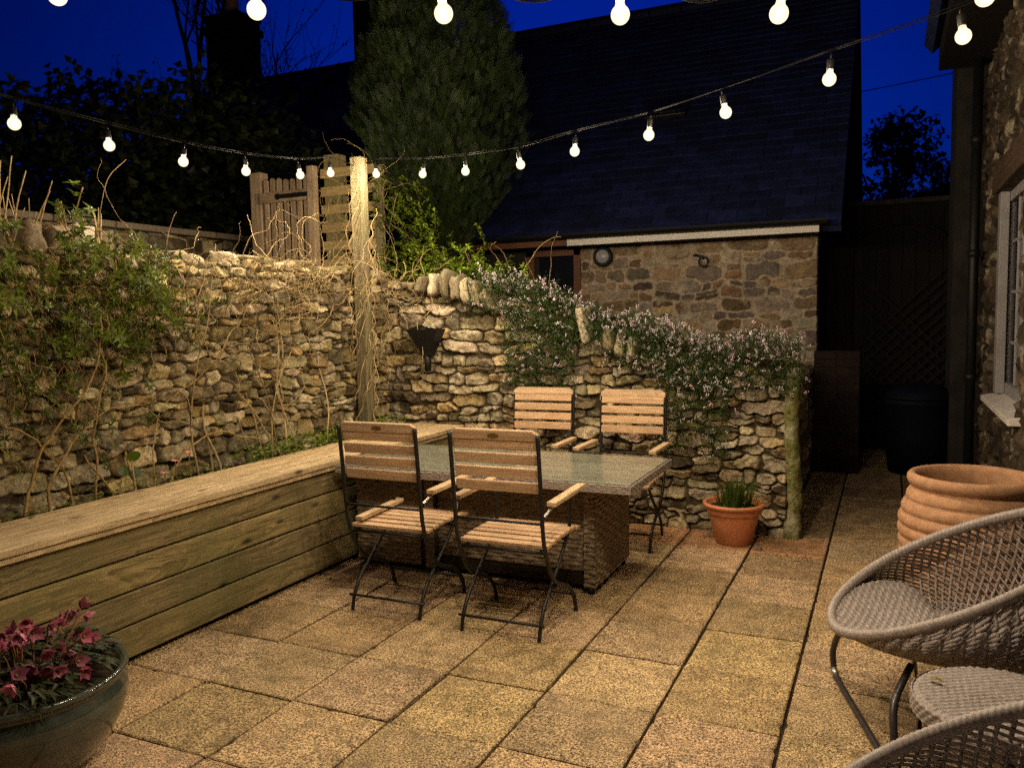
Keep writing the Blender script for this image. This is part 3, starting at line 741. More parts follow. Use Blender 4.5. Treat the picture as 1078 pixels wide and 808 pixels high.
c = MB(); c.box2((WX - .035, 5.44, 2.32), (WX + .25, 7.1, 2.515)); q = c.build('lintel', M['lintel'], hs, bevel=.012); q.location = L
c = MB(); zs0, zs1 = .87, 2.318
c.box2((WX + .06, 5.56, zs0), (WX + .13, 5.64, zs1)); c.box2((WX + .06, 6.92, zs0), (WX + .13, 7.0, zs1)); c.box2((WX + .06, 5.64, zs1 - .07), (WX + .13, 6.92, zs1)); c.box2((WX + .06, 5.64, zs0), (WX + .13, 6.92, zs0 + .08))
c.box2((WX + .07, 6.25, zs0 + .08), (WX + .125, 6.31, zs1 - .07)); c.box2((WX + .0, 6.86, zs0), (WX + .058, 6.995, zs1))
for y in (5.95, 6.6): c.box2((WX + .08, y - .012, zs0 + .08), (WX + .115, y + .012, zs1 - .07))
for k in range(1, 4): c.box2((WX + .081, 5.64, zs0 + k * .36), (WX + .114, 6.92, zs0 + k * .36 + .024))
wf = c.build('window_frame', M['shaded_paint'], hs, bevel=.004); wf.location = L
c = MB(); c.box2((WX + .093, 5.64, zs0 + .08), (WX + .1, 6.92, zs1 - .07)); c.build('pane', M['pane'], wf)
c = MB(); sl = [(WX - .075, .80), (WX + .13, .80), (WX + .13, .869), (WX + .06, .868), (WX - .075, .84)]
vs = [(x, 5.50, z) for x, z in sl] + [(x, 7.04, z) for x, z in sl]; n = 5
c.add(vs, [tuple(range(n - 1, -1, -1)), tuple(range(n, 2 * n))] + [(i, (i + 1) % n, (i + 1) % n + n, i + n) for i in range(n)]); q = c.build('sill', M['white_paint'], hs, bevel=.006); q.location = L
c = MB(); c.box2((.345, -2.5, 3.46), (WX + .1, 7.83, 3.62)); q = c.build('soffit', M['dark_timber'], hs); q.location = L
c = MB(); slab_poly(c, [(.30, 7.9, 3.625), (.30, -2.5, 3.625), (4.5, -2.5, 7.2), (4.5, 7.9, 7.2)][::-1], .1); q = c.build('roof', M['slate'], hs); q.location = L
c = MB(); c.tube([(.62, 7.6, .0), (.62, 7.6, 3.458)], .038, 10); 
for z in (.9, 1.9, 2.8): c.tube([(.62, 7.6, z), (.62, 7.6, z + .06)], .047, 10)
q = c.build('downpipe', M['black'], hs, True); q.location = L
dx = MB(); dx.box2((.50, 8.05, 0), (.85, 8.7, 3.9)); tag(dx.build('garden_outhouse', M['render_dark'], None), 'dark narrow outhouse wall past the far corner of the house', 'outhouse')

# end of the passage: boarded fence, arched trellis, bin, distant trees
fc = thing('board_fence', 'dark boarded fence closing the unlit side passage', 'fence', (0, 9.5, 0)); L = -Vector(fc.location)
c = MB()
for k in range(11):
    g = random.Random(k).uniform(.4, .8); c.box2((-.62 + k * .125, 9.5, 0), (-.62 + k * .125 + .119, 9.52, 2.58), (g, g, g))
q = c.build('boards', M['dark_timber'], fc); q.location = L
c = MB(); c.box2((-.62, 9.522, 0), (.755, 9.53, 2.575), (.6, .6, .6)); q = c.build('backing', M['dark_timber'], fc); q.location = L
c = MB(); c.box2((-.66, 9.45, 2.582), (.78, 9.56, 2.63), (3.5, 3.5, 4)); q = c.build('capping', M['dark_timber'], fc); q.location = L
tl_ = thing('trellis', 'arched lattice trellis leaning on the dark boarded fence', 'trellis', (.1, 9.4, 0)); L = -Vector(tl_.location)
c = MB(); arch = [(-.36, 9.44, .05)] + [(.1 - .46 * math.cos(a), 9.44, 2.12 + .26 * math.sin(a)) for a in [PI * i / 14 for i in range(15)]] + [(.56, 9.44, .05)]
c.tube(arch, .018, 6); q = c.build('frame', M['dark_timber'], tl_); q.location = L
c = MB()
for k in range(-8, 30):
    for s in (-1, 1):
        pts = []
        for i in range(41):
            z = .1 + 2.25 * i / 40; x = (-.36 + k * .115 + (z - .1)) if s > 0 else (.56 - k * .115 - (z - .1))
            top = 2.12 + .26 * math.sqrt(max(0, 1 - ((x - .1) / .46) ** 2))
            if -.35 < x < .55 and z < top: pts.append((x, 9.435 + .006 * s, z))
        if len(pts) > 2: c.beam(pts[0], pts[-1], .018, .006, (1, 1, 1), (0, 1, 0))
q = c.build('lattice', M['dark_timber'], tl_); q.location = L
bb = thing('water_butt', 'dark blue round tub standing in the shadowed passage', 'tub', (.27, 8.3, 0))
c = MB(); c.lathe([(.001, 0), (.25, 0), (.29, .35), (.29, .62), (.31, .64), (.31, .68), (.28, .68)], 32); c.build('body', M['bluebin'], bb, True)
c = MB(); c.lathe([(.30, .69), (.28, .74), (.18, .80), (.05, .82), (.001, .82)], 32); c.build('lid', M['bluebin'], bb, True)
bk = thing('brick_pier', 'low brick pier against the barn corner in the dark passage', 'brick pier', (-.42, 8.1, 0))
c = MB(); rr = random.Random(3)
for r in range(15):
    for k in range(2):
        g = rr.uniform(.6, 1.5); c.box2((-.2 + (.2 * k) + .004, -.1, r * .075), (-.2 + .2 * k + .196, .1, r * .075 + .066), (g, g * rr.uniform(.8, 1), g * .9))
c.build('brickwork', M['brick_dark'], bk, bevel=.004)
c = MB(); c.box2((-.195, -.09, 0), (.195, .09, 1.12), (.6, .6, .6)); c.build('mortar_core', M['render_dark'], bk)

# ================================================================== GARDEN CHAIRS
def spline(pts, n=6):
    out = []; P = [Vector(p) for p in pts]
    for i in range(len(P) - 1):
        p0 = P[max(0, i - 1)]; p1 = P[i]; p2 = P[i + 1]; p3 = P[min(len(P) - 1, i + 2)]
        for k in range(n):
            t = k / n
            out.append(.5 * ((2 * p1) + (p2 - p0) * t + (2 * p0 - 5 * p1 + 4 * p2 - p3) * t * t + (3 * p1 - p0 - 3 * p2 + p3) * t ** 3))
    out.append(P[-1]); return out
def back_y(z): return -.002 - .032 * max(0, (z - .62) / .33) ** 1.3   # lean of the back
def make_chair(label, loc, rz, arms):
    """origin on the ground midway between the rear feet; +y is the way the chair faces"""
    t_ = thing('garden_chair', label, 'garden chair', loc, rz, 'folding slatted garden chairs around the dining table')
    hw = .222
    for s in (-1, 1):
        x = s * hw
        b1 = spline([(x, back_y(.965), .965), (x, back_y(.8), .8), (x, 0, .62), (x, .02, .47), (x, .07, .345), (x, .15, .25), (x, .235, .205), (x, .33, .165), (x, .41, .095), (x, .445, .0)])
        c = MB(); c.tube(b1, .0105, 8); c.build('leg', M['iron'], t_, True)
        xi = x - s * .022
        b2 = spline([(xi, 0, 0), (xi, .02, .07), (xi, .075, .15), (xi, .16, .215), (xi, .27, .30), (xi, .37, .39), (xi, .42, .45), (xi, .432, .62)])
        c = MB(); c.tube(b2, .0095, 8); c.build('leg', M['iron'], t_, True)
    for (y, z, r) in ((.012, .075, .007), (.40, .105, .007), (.0, .555, .007), (.36, .395, .008), (.065, .40, .008)):
        c = MB(); c.tube([(-hw, y, z), (hw, y, z)], r, 8); c.build('stretcher', M['iron'], t_, True)
    c = MB()
    for s in (-1, 1):
        c = MB(); c.beam((s * .19, .06, .418), (s * .19, .49, .418), .012, .018); c.build('seat_rail', M['iron'], t_)
    c = MB(); rr = random.Random(5)
    for k in range(7):
        y = .055 + k * .066; dz = -.008 * ((k - 3) / 3) ** 2 - (.008 if k == 6 else 0); g = rr.uniform(.85, 1.12)
        c.box((0, y + .028, .438 + dz), (.455, .054, .019), (g, g * .98, g * .95))
    c.build('seat', M['teak'], t_, bevel=.004)
    c = MB()
    for k in range(4):
        z = .690 + k * .0665; g = rr.uniform(.85, 1.1); a = .16 + .08 * k / 3
        c.box((0, back_y(z + .02) + .022, z + .025), (.428, .017, .051), (g, g * .97, g * .94), Matrix.Rotation(a, 3, 'X'))
    c.build('backrest', M['teak'], t_, bevel=.004)
    # top rail: a board with clipped corners
    c = MB(); zt = .957; yb = back_y(zt) + .016; hw2 = .224
    out = [(-hw2, -.024), (hw2, -.024), (hw2, .006), (hw2 - .03, .027), (-hw2 + .03, .027), (-hw2, .006)]; rot = Matrix.Rotation(.24, 3, 'X')
    vs = [rot @ Vector((x, -.010, z)) + Vector((0, yb, zt)) for x, z in out] + [rot @ Vector((x, .012, z)) + Vector((0, yb, zt)) for x, z in out]
    c.add(vs, [tuple(range(6)), tuple(range(11, 5, -1))] + [(i, i + 6, (i + 1) % 6 + 6, (i + 1) % 6) for i in range(6)])
    tr_ = c.build('top_rail', M['teak'], t_, bevel=.005)
    c = MB(); vs = [rot @ Vector((.028 * math.cos(2 * PI * k / 20), -.0125, .003 + .0105 * math.sin(2 * PI * k / 20))) + Vector((0, yb, zt)) for k in range(20)]
    vs2 = [rot @ Vector((.028 * math.cos(2 * PI * k / 20), -.009, .003 + .0105 * math.sin(2 * PI * k / 20))) + Vector((0, yb, zt)) for k in range(20)]
    c.add(vs + vs2, [tuple(range(20))] + [(k, (k + 1) % 20, (k + 1) % 20 + 20, k + 20) for k in range(20)]); c.build('badge', M['brass'], tr_)
    for s, up in zip((-1, 1), arms):
        x = s * .247
        c = MB()
        if up: p0, p1 = Vector((x, .055, .635)), Vector((x, .475, .642))
        else: p0, p1 = Vector((x - s * .055, .07, .462)), Vector((x - s * .055, .48, .475))
        c.beam(p0, p1, .046, .024); am = c.build('armrest', M['teak_y'], t_, bevel=.005)
        c = MB()
        if up:
            c.beam(p0 + Vector((0, .02, -.014)), p0 + Vector((-s * .02, -.035, -.05)), .014, .005); c.build('bracket', M['zinc'], am); c = MB()
            c.beam(p1 + Vector((-s * .012, -.05, -.014)), p1 + Vector((-s * .04, -.05, -.03)), .014, .005)
        else: c.beam(p1 + Vector((0, -.02, -.014)), p1 + Vector((0, -.06, -.03)), .014, .005)
        c.build('bracket', M['zinc'], am)
    return t_
make_chair('slatted garden chair by the planter with one arm folded down', (-2.292, 3.38, 0), .012, (0, 1))
make_chair('slatted garden chair with both arms raised before the table front', (-1.628, 3.335, 0), .012, (1, 1))
make_chair('slatted garden chair across the table, left of the far pair', (-2.235, 5.36, 0), PI + .05, (1, 1))
make_chair('slatted garden chair across the table, beside the terracotta flowerpot', (-1.565, 5.33, 0), PI + .03, (1, 1))

# ================================================================== DINING TABLE
def weave_panel(name, O, Ud, Nd, wdt, hgt, parent, m, row=.0135, stake=.05, amp=.0035, res=.0034, z0=0, L=Vector()):
    nu = int(wdt / res) + 1; nv = int(hgt / res) + 1
    u = np.linspace(0, wdt, nu); v = np.linspace(0, hgt, nv); Uu, Vv = np.meshgrid(u, v, indexing='ij')
    j = np.floor(Vv / row); tt = (Vv / row - j) * 2 - 1
    prof = np.sqrt(np.clip(1 - tt * tt, 0, 1))
    wv = np.cos(PI * Uu / stake + PI * j)
    jit = hsh(j, np.floor(Uu / stake + .5 * (j % 2)), 9)
    D = amp * (prof * (1 + .45 * wv) - 1.0) + .0010 * (jit - .5)
    g = .9 + .2 * jit; C = np.stack([g, g * .98, g * .95], -1) * (.55 + .45 * prof)[..., None] ** 0
    O = np.array(O); Ud = np.array(Ud); Nd = np.array(Nd)
    P = O + Uu[..., None] * Ud + Vv[..., None] * np.array([0, 0, 1.0]) + D[..., None] * Nd
    q = np_mesh(name, P.reshape(-1, 3), grid_faces(nu, nv), m, parent, C.reshape(-1, 3)); q.location = L
    return q
tb = thing('dining_table', 'low rattan dining table with a grey glass top', 'dining table', (-2.1, 4.3, 0)); L = -Vector(tb.location)
TX0, TX1, TY0, TY1, TZ = -2.945, -1.145, 3.87, 4.70, .648
BX0, BX1, BY0, BY1 = -2.93, -1.392, 4.03, 4.66
# tabletop frame
c = MB(); c.box2((TX0, TY0, TZ - .05), (TX1, TY1, TZ - .008), (1, 1, 1)); tt_ = c.build('tabletop', M['wicker'], tb, bevel=.006); tt_.location = L
c = MB(); c.box2((TX0 + .012, TY0 + .012, TZ - .0075), (TX1 - .012, TY1 - .012, TZ - .0035))
mt = wood('grey_table_board', (.27, .255, .205), (.13, .12, .095), 0, .6, .8, False); c.build('board', mt, tt_)
c = MB(); c.box2((TX0 + .006, TY0 + .006, TZ - .003), (TX1 - .006, TY1 - .006, TZ + .004)); c.build('glass_top', M['tglass'], tt_)
def edge(O, Ud, Nd, w_):   # the woven border of the top
    weave_panel('woven_border', O, Ud, Nd, w_, .046, tt_, M['wicker_l'], .0115, .028, .003, .0028)
edge((TX0, TY0 - .004, TZ - .052), (1, 0, 0), (0, -1, 0), TX1 - TX0); edge((TX1 + .004, TY0, TZ - .052), (0, 1, 0), (1, 0, 0), TY1 - TY0)
# base: woven end block, posts and recessed panels
weave_panel('end_panel', (BX1, BY0, .035), (0, 1, 0), (1, 0, 0), BY1 - BY0, TZ - .09, tb, M['wicker'], .0245, .055, .0095, .0040, L=L)
weave_panel('post_wrap', (BX1 - .065, BY0, .035), (1, 0, 0), (0, -1, 0), .065, TZ - .09, tb, M['wicker'], .0245, .055, .0095, .0040, L=L)
weave_panel('post_wrap', (-2.44, BY0, .035), (1, 0, 0), (0, -1, 0), .06, TZ - .09, tb, M['wicker'], .0245, .055, .0095, .0040, L=L)
weave_panel('front_panel', (-2.38, BY0 + .05, .105), (1, 0, 0), (0, -1, 0), .925, TZ - .16, tb, M['wicker'], .0245, .065, .0085, .0042, L=L)
weave_panel('side_panel', (BX0, BY0 + .02, .035), (1, 0, 0), (0, -1, 0), .445, TZ - .09, tb, M['wicker'], .0245, .055, .0085, .0042, L=L)
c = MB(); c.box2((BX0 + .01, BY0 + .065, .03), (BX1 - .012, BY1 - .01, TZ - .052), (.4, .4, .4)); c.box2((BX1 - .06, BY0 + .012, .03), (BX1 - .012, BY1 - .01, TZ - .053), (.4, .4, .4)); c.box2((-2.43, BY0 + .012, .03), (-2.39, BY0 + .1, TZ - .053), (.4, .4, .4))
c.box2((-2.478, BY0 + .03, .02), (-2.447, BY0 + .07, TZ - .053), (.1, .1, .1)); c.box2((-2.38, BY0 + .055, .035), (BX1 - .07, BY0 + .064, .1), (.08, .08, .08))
q = c.build('carcass', M['wicker'], tb); q.location = L
for x, y in ((BX1 - .035, BY0 + .03), (BX1 - .035, BY1 - .04), (-2.41, BY0 + .03), (BX0 + .05, BY0 + .04)):
    c = MB(); c.lathe([(.001, 0), (.02, 0), (.022, .036), (.001, .036)], 14, (x, y, 0)); q = c.build('foot', M['black'], tb, True); q.location = L

# ================================================================== POTS
tp = thing('terracotta_jar', 'large ribbed terracotta jar by the house wall', 'terracotta pot', (.365, 4.2, 0))
prof = [(.001, .0), (.20, .0), (.215, .02)]
hj = .73
def jr(z): return .215 + .088 * math.sin(min(1, z / .50) * PI / 2) - .055 * max(0, (z - .50) / .17) ** 1.5
z = .03
for k in range(11):
    zz0 = .03 + k * .0575; 
    for i in range(8):
        q = i / 8; zc = zz0 + .0575 * q; prof.append((jr(zc) + .0125 * (math.sin(PI * q) ** .7) - .006 + .004 * q, zc))
prof += [(.252, .664), (.255, .672), (.266, .682), (.272, .698), (.270, .716), (.260, .728), (.246, .730), (.234, .722), (.228, .70), (.235, .64), (.25, .55), (.001, .55)]
c = MB(); c.lathe(prof, 96, wob=.004, seed=1); c.build('jar', M['terra'], tp, True)
c = MB(); c.lathe([(.246, .585), (.15, .60), (.001, .605)], 40); c.build('soil', M['soil'], tp, True)
sa = thing('saucer', 'wide pale terracotta saucer under the ribbed jar', 'saucer', (.34, 4.17, 0))
# (kept thin: the jar stands in it)
c = MB(); c.lathe([(.001, .0), (.33, .0), (.37, .045), (.36, .05), (.32, .012), (.001, .012)], 64); c.build('dish', M['terra'], sa, True)
tp.location.z = .0125

fp = thing('flowerpot', 'smooth orange plant pot with a rolled rim by the mossy post', 'plant pot', (-.89, 5.335, 0))
prof = [(.001, 0), (.108, 0), (.116, .008), (.158, .185), (.160, .196), (.170, .199), (.171, .212), (.176, .240), (.190, .243), (.197, .252), (.197, .262), (.188, .270), (.176, .268), (.170, .255), (.168, .22), (.001, .22)]
c = MB(); c.lathe(prof, 64); c.build('pot', M['terra_p'], fp, True)
c = MB(); c.lathe([(.169, .232), (.08, .24), (.001, .238)], 32); c.build('soil', M['soil'], fp, True)
gpt = MB(); rr = random.Random(8)
for k in range(260):
    a = rr.uniform(0, 2 * PI); r = .10 * math.sqrt(rr.random()); x, y = r * math.cos(a), r * math.sin(a); g = rr.uniform(.5, 1.6)
    gpt.blade((-.89 + x, 5.335 + y, .232), (x * 2.2 + rr.uniform(-.15, .15), y * 2.2 + rr.uniform(-.15, .15), 1), (math.sin(a + .6), -math.cos(a), 0), rr.uniform(.12, .20), .0075, (g, g, g * .8), rr.uniform(.05, .4), 4)
for k in range(70):
    a = rr.uniform(0, 2 * PI); r = rr.uniform(.04, .14); x, y = .05 + r * math.cos(a), r * math.sin(a) - .03
    gpt.leaf((-.89 + x, 5.335 + y, .245 + rr.uniform(0, .04)), (math.cos(a), math.sin(a), rr.uniform(.1, .9)), (0, 0, 1), .03, .016, (1.3, 1.5, 1))
tag(gpt.build('potted_plant', M['leaf_mid']), 'upright green strappy plant growing in the orange plant pot', 'plant')
pb = MB(); pb.rock((-.72, 5.20, .012), (.05, .04, .03), 4, (.2, .14, .11)); tag(pb.build('pebble', M['stone'], None, True), 'small brown pebble lying before the orange plant pot', 'pebble')

bp = thing('glazed_bowl', 'wide green glazed bowl planter at the foot of the timber boards', 'plant pot', (-2.655, 1.718, 0))
c = MB(); c.lathe([(.001, 0), (.20, 0), (.215, .01), (.27, .07), (.315, .15), (.335, .215), (.332, .255), (.318, .278), (.318, .288), (.332, .300), (.338, .310), (.332, .320), (.318, .318), (.305, .305), (.300, .27), (.001, .25)], 72); c.build('bowl', M['glaze'], bp, True)
c = MB(); c.lathe([(.302, .268), (.2, .285), (.001, .29)], 40); c.build('soil', M['soil'], bp, True)
hb = thing('hellebore_plant', 'dusky pink flowering hellebore filling the green glazed bowl', 'flowering plant', (-2.655, 1.718, .28))
rr = random.Random(12); st = MB(); lf = MB(); fl = MB(); fc_ = MB()
for k in range(46):
    a = rr.uniform(0, 2 * PI); r = rr.uniform(.02, .27); x, y = r * math.cos(a), r * math.sin(a); h = rr.uniform(.08, .21) - .18 * (r - .1) * (1 if r > .1 else 0)
    tip = Vector((x * 1.15 + rr.uniform(-.03, .03), y * 1.15 + rr.uniform(-.03, .03), h))
    st.tube(spline([(x * .6, y * .6, 0), (x * .9, y * .9, h * .6), tip], 3), .0028, 5, (.6, .35, .3))
    d = Vector((x + rr.uniform(-.15, .15), y + rr.uniform(-.15, .15), rr.uniform(-.2, .15))).normalized(); u = d.orthogonal().normalized(); v = d.cross(u)
    g = rr.uniform(.5, 1.35); mixp = rr.random(); colp = (g * (1 + .3 * mixp), g * (1 + 1.5 * mixp), g * (1 + .9 * mixp))
    for i in range(5):
        q = 2 * PI * i / 5 + k; dd = (d * .75 + (u * math.cos(q) + v * math.sin(q)) * .85).normalized(); fl.leaf(tip, dd, d, rr.uniform(.034, .050), .038, colp, -.12)
    fc_.ball(tip + d * .008, .006, (1.3, 1.3, .9), 6, 4)
for k in range(150):
    a = rr.uniform(0, 2 * PI); r = rr.uniform(.05, .30); x, y = r * math.cos(a), r * math.sin(a); h = rr.uniform(.02, .13) * (1.2 - r * 2)
    g = rr.uniform(.4, 1.3); d = Vector((x + rr.uniform(-.1, .1), y + rr.uniform(-.1, .1), rr.uniform(-.05, .12)))
    for i in (-1, 0, 1): lf.leaf((x, y, h), (d + Vector((-d.y, d.x, 0)) * .6 * i), (0, 0, 1), rr.uniform(.05, .085), .026, (g, g, g), .2)
st.build('stems', M['stem'], hb, True); lf.build('foliage', M['leaf_dark'], hb); fl.build('blossom', M['petal_p'], hb); fc_.build('flower_centres', M['leaf_bright'], hb, True)

# black hopper on the wall
hp = thing('rain_hopper', 'black funnel shaped hopper fixed to the stone wall', 'hopper', (-3.275, 5.545, 1.2))
c = MB()
def ring(w_, d_, z): return [(-w_ / 2, -d_, z), (w_ / 2, -d_, z), (w_ / 2, .03, z), (-w_ / 2, .03, z)]
rs = [ring(.275, .11, .205), ring(.262, .105, .19), ring(.095, .05, .03), ring(.085, .045, .0), ring(.02, .02, -.001)]; ins = [ring(.26, .10, .206), ring(.09, .045, .06), ring(.01, .01, .055)]
def stack(c, rs):
    vs = sum(rs, []); fs = []
    for i in range(len(rs) - 1):
        for k in range(4): fs.append((i * 4 + k, i * 4 + (k + 1) % 4, (i + 1) * 4 + (k + 1) % 4, (i + 1) * 4 + k))
    c.add(vs, fs)
stack(c, rs); stack(c, [rs[0]] + ins); c.build('funnel', M['black'], hp)
c = MB(); c.tube([(0, -.02, .002), (0, -.02, -.06), (-.005, -.015, -.12)], .026, 10); c.build('outlet', M['black'], hp, True)

# ================================================================== RATTAN LOUNGE
def lounge(label, loc, rz, first=None):
    if first is not None:
        o = copy_tree(first); o.location = loc; o.rotation_euler = (0, 0, rz); o['label'] = label; return o
    t_ = thing('lounge_chair', label, 'lounge chair', loc, rz, 'woven rattan lounge chairs')
    A, B = .43, .335            # local +x is the front
    def rim(ph):                # ph 0 = front
        c_, s_ = math.cos(ph), math.sin(ph); k = (1 - c_) / 2
        return Vector((A * c_ - .06 * math.sin(k * PI) * 0, B * s_ * (1 + .08 * c_), .355 + .43 * k ** .92))
    def seat_edge(ph):
        c_, s_ = math.cos(ph), math.sin(ph)
        return Vector((.40 * c_ if c_ > 0 else .27 * c_, .285 * s_, .325 + .022 * max(0, c_) - .012 * max(0, -c_)))
    n = 860; c = MB(); vs = []; fs = []; K = 18
    for i in range(n):
        ph = 2 * PI * i / n; p = rim(ph); tg = (rim(ph + .01) - rim(ph - .01)).normalized(); a = Vector((0, 0, 1)); a = (a - tg * a.dot(tg)).normalized(); b = tg.cross(a)
        for k in range(K):
            q = 2 * PI * k / K; rr_ = .0160 * (1 + .06 * math.sin(i * 2 * PI / 4.3 + 3 * abs(q - PI)) + .03 * math.cos(6 * q))
            vs.append(p + (a * math.cos(q) * 1.15 + b * math.sin(q)) * rr_)
    for i in range(n):
        for k in range(K): fs.append((i * K + k, ((i + 1) % n) * K + k, ((i + 1) % n) * K + (k + 1) % K, i * K + (k + 1) % K))
    c.add(vs, fs); c.build('rim', M['wicker_l'], t_, True)
    # dense woven seat
    nr, na = 90, 620; V = []; C = []
    for i in range(nr):
        f = i / (nr - 1) * 1.0
        for k in range(na):
            ph = 2 * PI * k / na; e = seat_edge(ph)
            front = max(0, math.cos(ph)) ** .6
            e2 = e.lerp(rim(ph) + Vector((-.012, 0, .004)), front) if front > 0 else e
            x, y = e2.x * f, e2.y * f; z = .300 + (e2.z - .300) * f ** 2.2
            p = .0125; iu = math.floor(x / p); iv = math.floor(y / p * .55)
            wv = math.sin(PI * x / p) * math.sin(PI * y / (p * 1.8))
            prof = abs(math.sin(PI * x / p)) ** .5
            V.append((x, y, z + .0034 * (wv + prof))); g = .8 + .35 * prof + .12 * wv; C.append((g, g, g))
    F = []
    for i in range(nr - 1):
        for k in range(na): F.append((i * na + k, (i + 1) * na + k, (i + 1) * na + (k + 1) % na, i * na + (k + 1) % na))
    np_mesh('seat', np.array(V), np.array(F), M['weave_l'], t_, np.array(C))
    # open woven wall between seat edge and rim
    def surf(ph, q, off=0):
        a = seat_edge(ph); b = rim(ph); bulge = .055 * math.sin(PI * q) * (1 - max(0, math.cos(ph)) ** 2)
        p = a.lerp(b, q); o = Vector((math.cos(ph), math.sin(ph), -.25)).normalized()
        return p + o * (bulge + off)
    c = MB(); P0 = .42; P1 = 2 * PI - .42; NS = 76
    def strand(path, w_, col):     # a flat strap lying on the shell
        n_ = len(path); vs = []; fs = []
        for i in range(n_):
            p = path[i]; tg = (path[min(i + 1, n_ - 1)] - path[max(i - 1, 0)]).normalized(); o = Vector((p.x, p.y, .12)).normalized(); sd = tg.cross(o).normalized(); o = sd.cross(tg)
            for a_, b_ in ((-1, -.7), (-.6, 1), (.6, 1), (1, -.7)): vs.append(p + sd * w_ * .5 * a_ + o * .0018 * b_)
        for i in range(n_ - 1):
            for k in range(4): fs.append((i * 4 + k, i * 4 + (k + 1) % 4, (i + 1) * 4 + (k + 1) % 4, (i + 1) * 4 + k))
        c.add(vs, fs, col)
    rr = random.Random(2)
    for i in range(NS):
        ph = P0 + (P1 - P0) * (i + .5) / NS; g = rr.uniform(.8, 1.2)
        pts = []
        for k in range(19):
            q = k / 18; pts.append(surf(ph - .04 * q, q, .0045 * math.cos(PI * (k * 14 / 18) + i * PI)))
        strand(pts, .0115, (g, g, g))
    for i in range(-18, NS):
        g = rr.uniform(.75, 1.15); pts = []; 
        for k in range(25):
            q = k / 24; ph = P0 + (P1 - P0) * (i + .5 + q * 17) / NS
            if P0 < ph < P1: pts.append(surf(ph, q, .0045 * math.cos(PI * (k * 14 / 24) + i * PI + PI)))
        if len(pts) > 2: strand(pts, .0115, (g, g, g))
    for q0 in (.03, .06, .09):
        strand([surf(P0 - .1 + (P1 - P0 + .2) * k / 120, q0, .003) for k in range(121)], .013, (.9, .9, .9))
    c.build('woven_shell', M['wicker_l'], t_, True)
    # sled frame
    for s in (-1, 1):       # two hoops, one under the front and one under the back
        x = .335 if s > 0 else -.30; xt = .23 if s > 0 else -.20
        c = MB(); c.tube(spline([(xt, -.20, .300), (x - .02 * s, -.31, .22), (x, -.375, .12), (x, -.378, .05), (x, -.345, .016), (x, -.25, .0135), (x, 0, .013), (x, .25, .0135), (x, .345, .016), (x, .378, .05), (x, .375, .12), (x - .02 * s, .31, .22), (xt, .20, .300)], 5), .0125, 10); lg = c.build('leg', M['dark_metal'], t_, True)
        for e in (-1, 1):
            c = MB(); c.tube([(x, e * .366, .03), (x, e * .335, .0165)], .0145, 10); c.build('sleeve', M['zinc'], lg, True)
    c = MB(); c.tube([(.23, 0, .292), (-.20, 0, .292)], .011, 8); c.build('crossbar', M['dark_metal'], t_, True)
    return t_
ch1 = lounge('woven rattan lounge chair nearest the ribbed terracotta jar', (.252, 3.225, 0), PI + math.radians(17))
lounge('woven rattan lounge chair cropped by the bottom corner of the photo', (.235, 1.66, 0), PI + math.radians(10), ch1)

st_ = thing('side_table', 'small round woven side table between the two lounge chairs', 'side table', (.315, 2.575, 0))
nr, na = 70, 520; V = []; C = []; RT = .232; ZT_ = .395
for i in range(nr):
    f = i / (nr - 1)
    for k in range(na):
        ph = 2 * PI * k / na; x, y = RT * f * math.cos(ph), RT * f * math.sin(ph); p = .011
        wv = math.sin(PI * x / (p * 1.7)) * math.sin(PI * y / p); pr_ = abs(math.sin(PI * y / p)) ** .5
        V.append((x, y, ZT_ + .0030 * (wv + pr_) - .012 * max(0, f - .93) / .07)); g = .8 + .3 * pr_; C.append((g, g, g))
F = [(i * na + k, (i + 1) * na + k, (i + 1) * na + (k + 1) % na, i * na + (k + 1) % na) for i in range(nr - 1) for k in range(na)]
np_mesh('woven_top', np.array(V), np.array(F), M['weave_l'], st_, np.array(C))
nu = 300; nv = 16; V = []; C = []
for i in range(nu):
    for j in range(nv):
        ph = 2 * PI * i / nu; v = j / (nv - 1); row = math.floor(v * 4); tq = (v * 4 - row) * 2 - 1
        d = .004 * (math.sqrt(max(0, 1 - tq * tq)) * (1 + .7 * math.cos(PI * i / 3 + PI * row)))
        V.append(((RT + d) * math.cos(ph), (RT + d) * math.sin(ph), ZT_ - .055 + .052 * v)); C.append((1, 1, 1))
F = [(i * nv + j, ((i + 1) % nu) * nv + j, ((i + 1) % nu) * nv + j + 1, i * nv + j + 1) for i in range(nu) for j in range(nv - 1)]
np_mesh('woven_edge', np.array(V), np.array(F), M['wicker_l'], st_, np.array(C))
for k in range(3):
    a = .5 + 2 * PI * k / 3; c = MB(); c.tube([(.17 * math.cos(a), .17 * math.sin(a), ZT_ - .01), (.19 * math.cos(a), .19 * math.sin(a), 0)], .012, 8); c.build('leg', M['dark_metal'], st_, True)
fl_ = MB(); fl_.leaf((.125, 2.62, ZT_ + .012), (1, -.25, .1), (0, 0, 1), .055, .02, (3.2, 1.8, .5), .1); tag(fl_.build('fallen_leaf', M['leaf_mid']), 'single dry yellow leaf on the woven side table', 'leaf')

# ================================================================== PLANTS
def wander(p, d, n, step, jit, grav=0, seed=0, pull=None):
    rr = random.Random(seed); p = Vector(p); d = Vector(d).normalized(); out = [p.copy()]
    for i in range(n):
        d = d + Vector((rr.gauss(0, jit), rr.gauss(0, jit), rr.gauss(0, jit) - grav))
        if pull is not None: d += pull(p)
        d.normalize(); p = p + d * step; out.append(p.copy())
    return out
def taper(n, a, b): return [lerp(a, b, i / max(1, n - 1)) for i in range(n)]

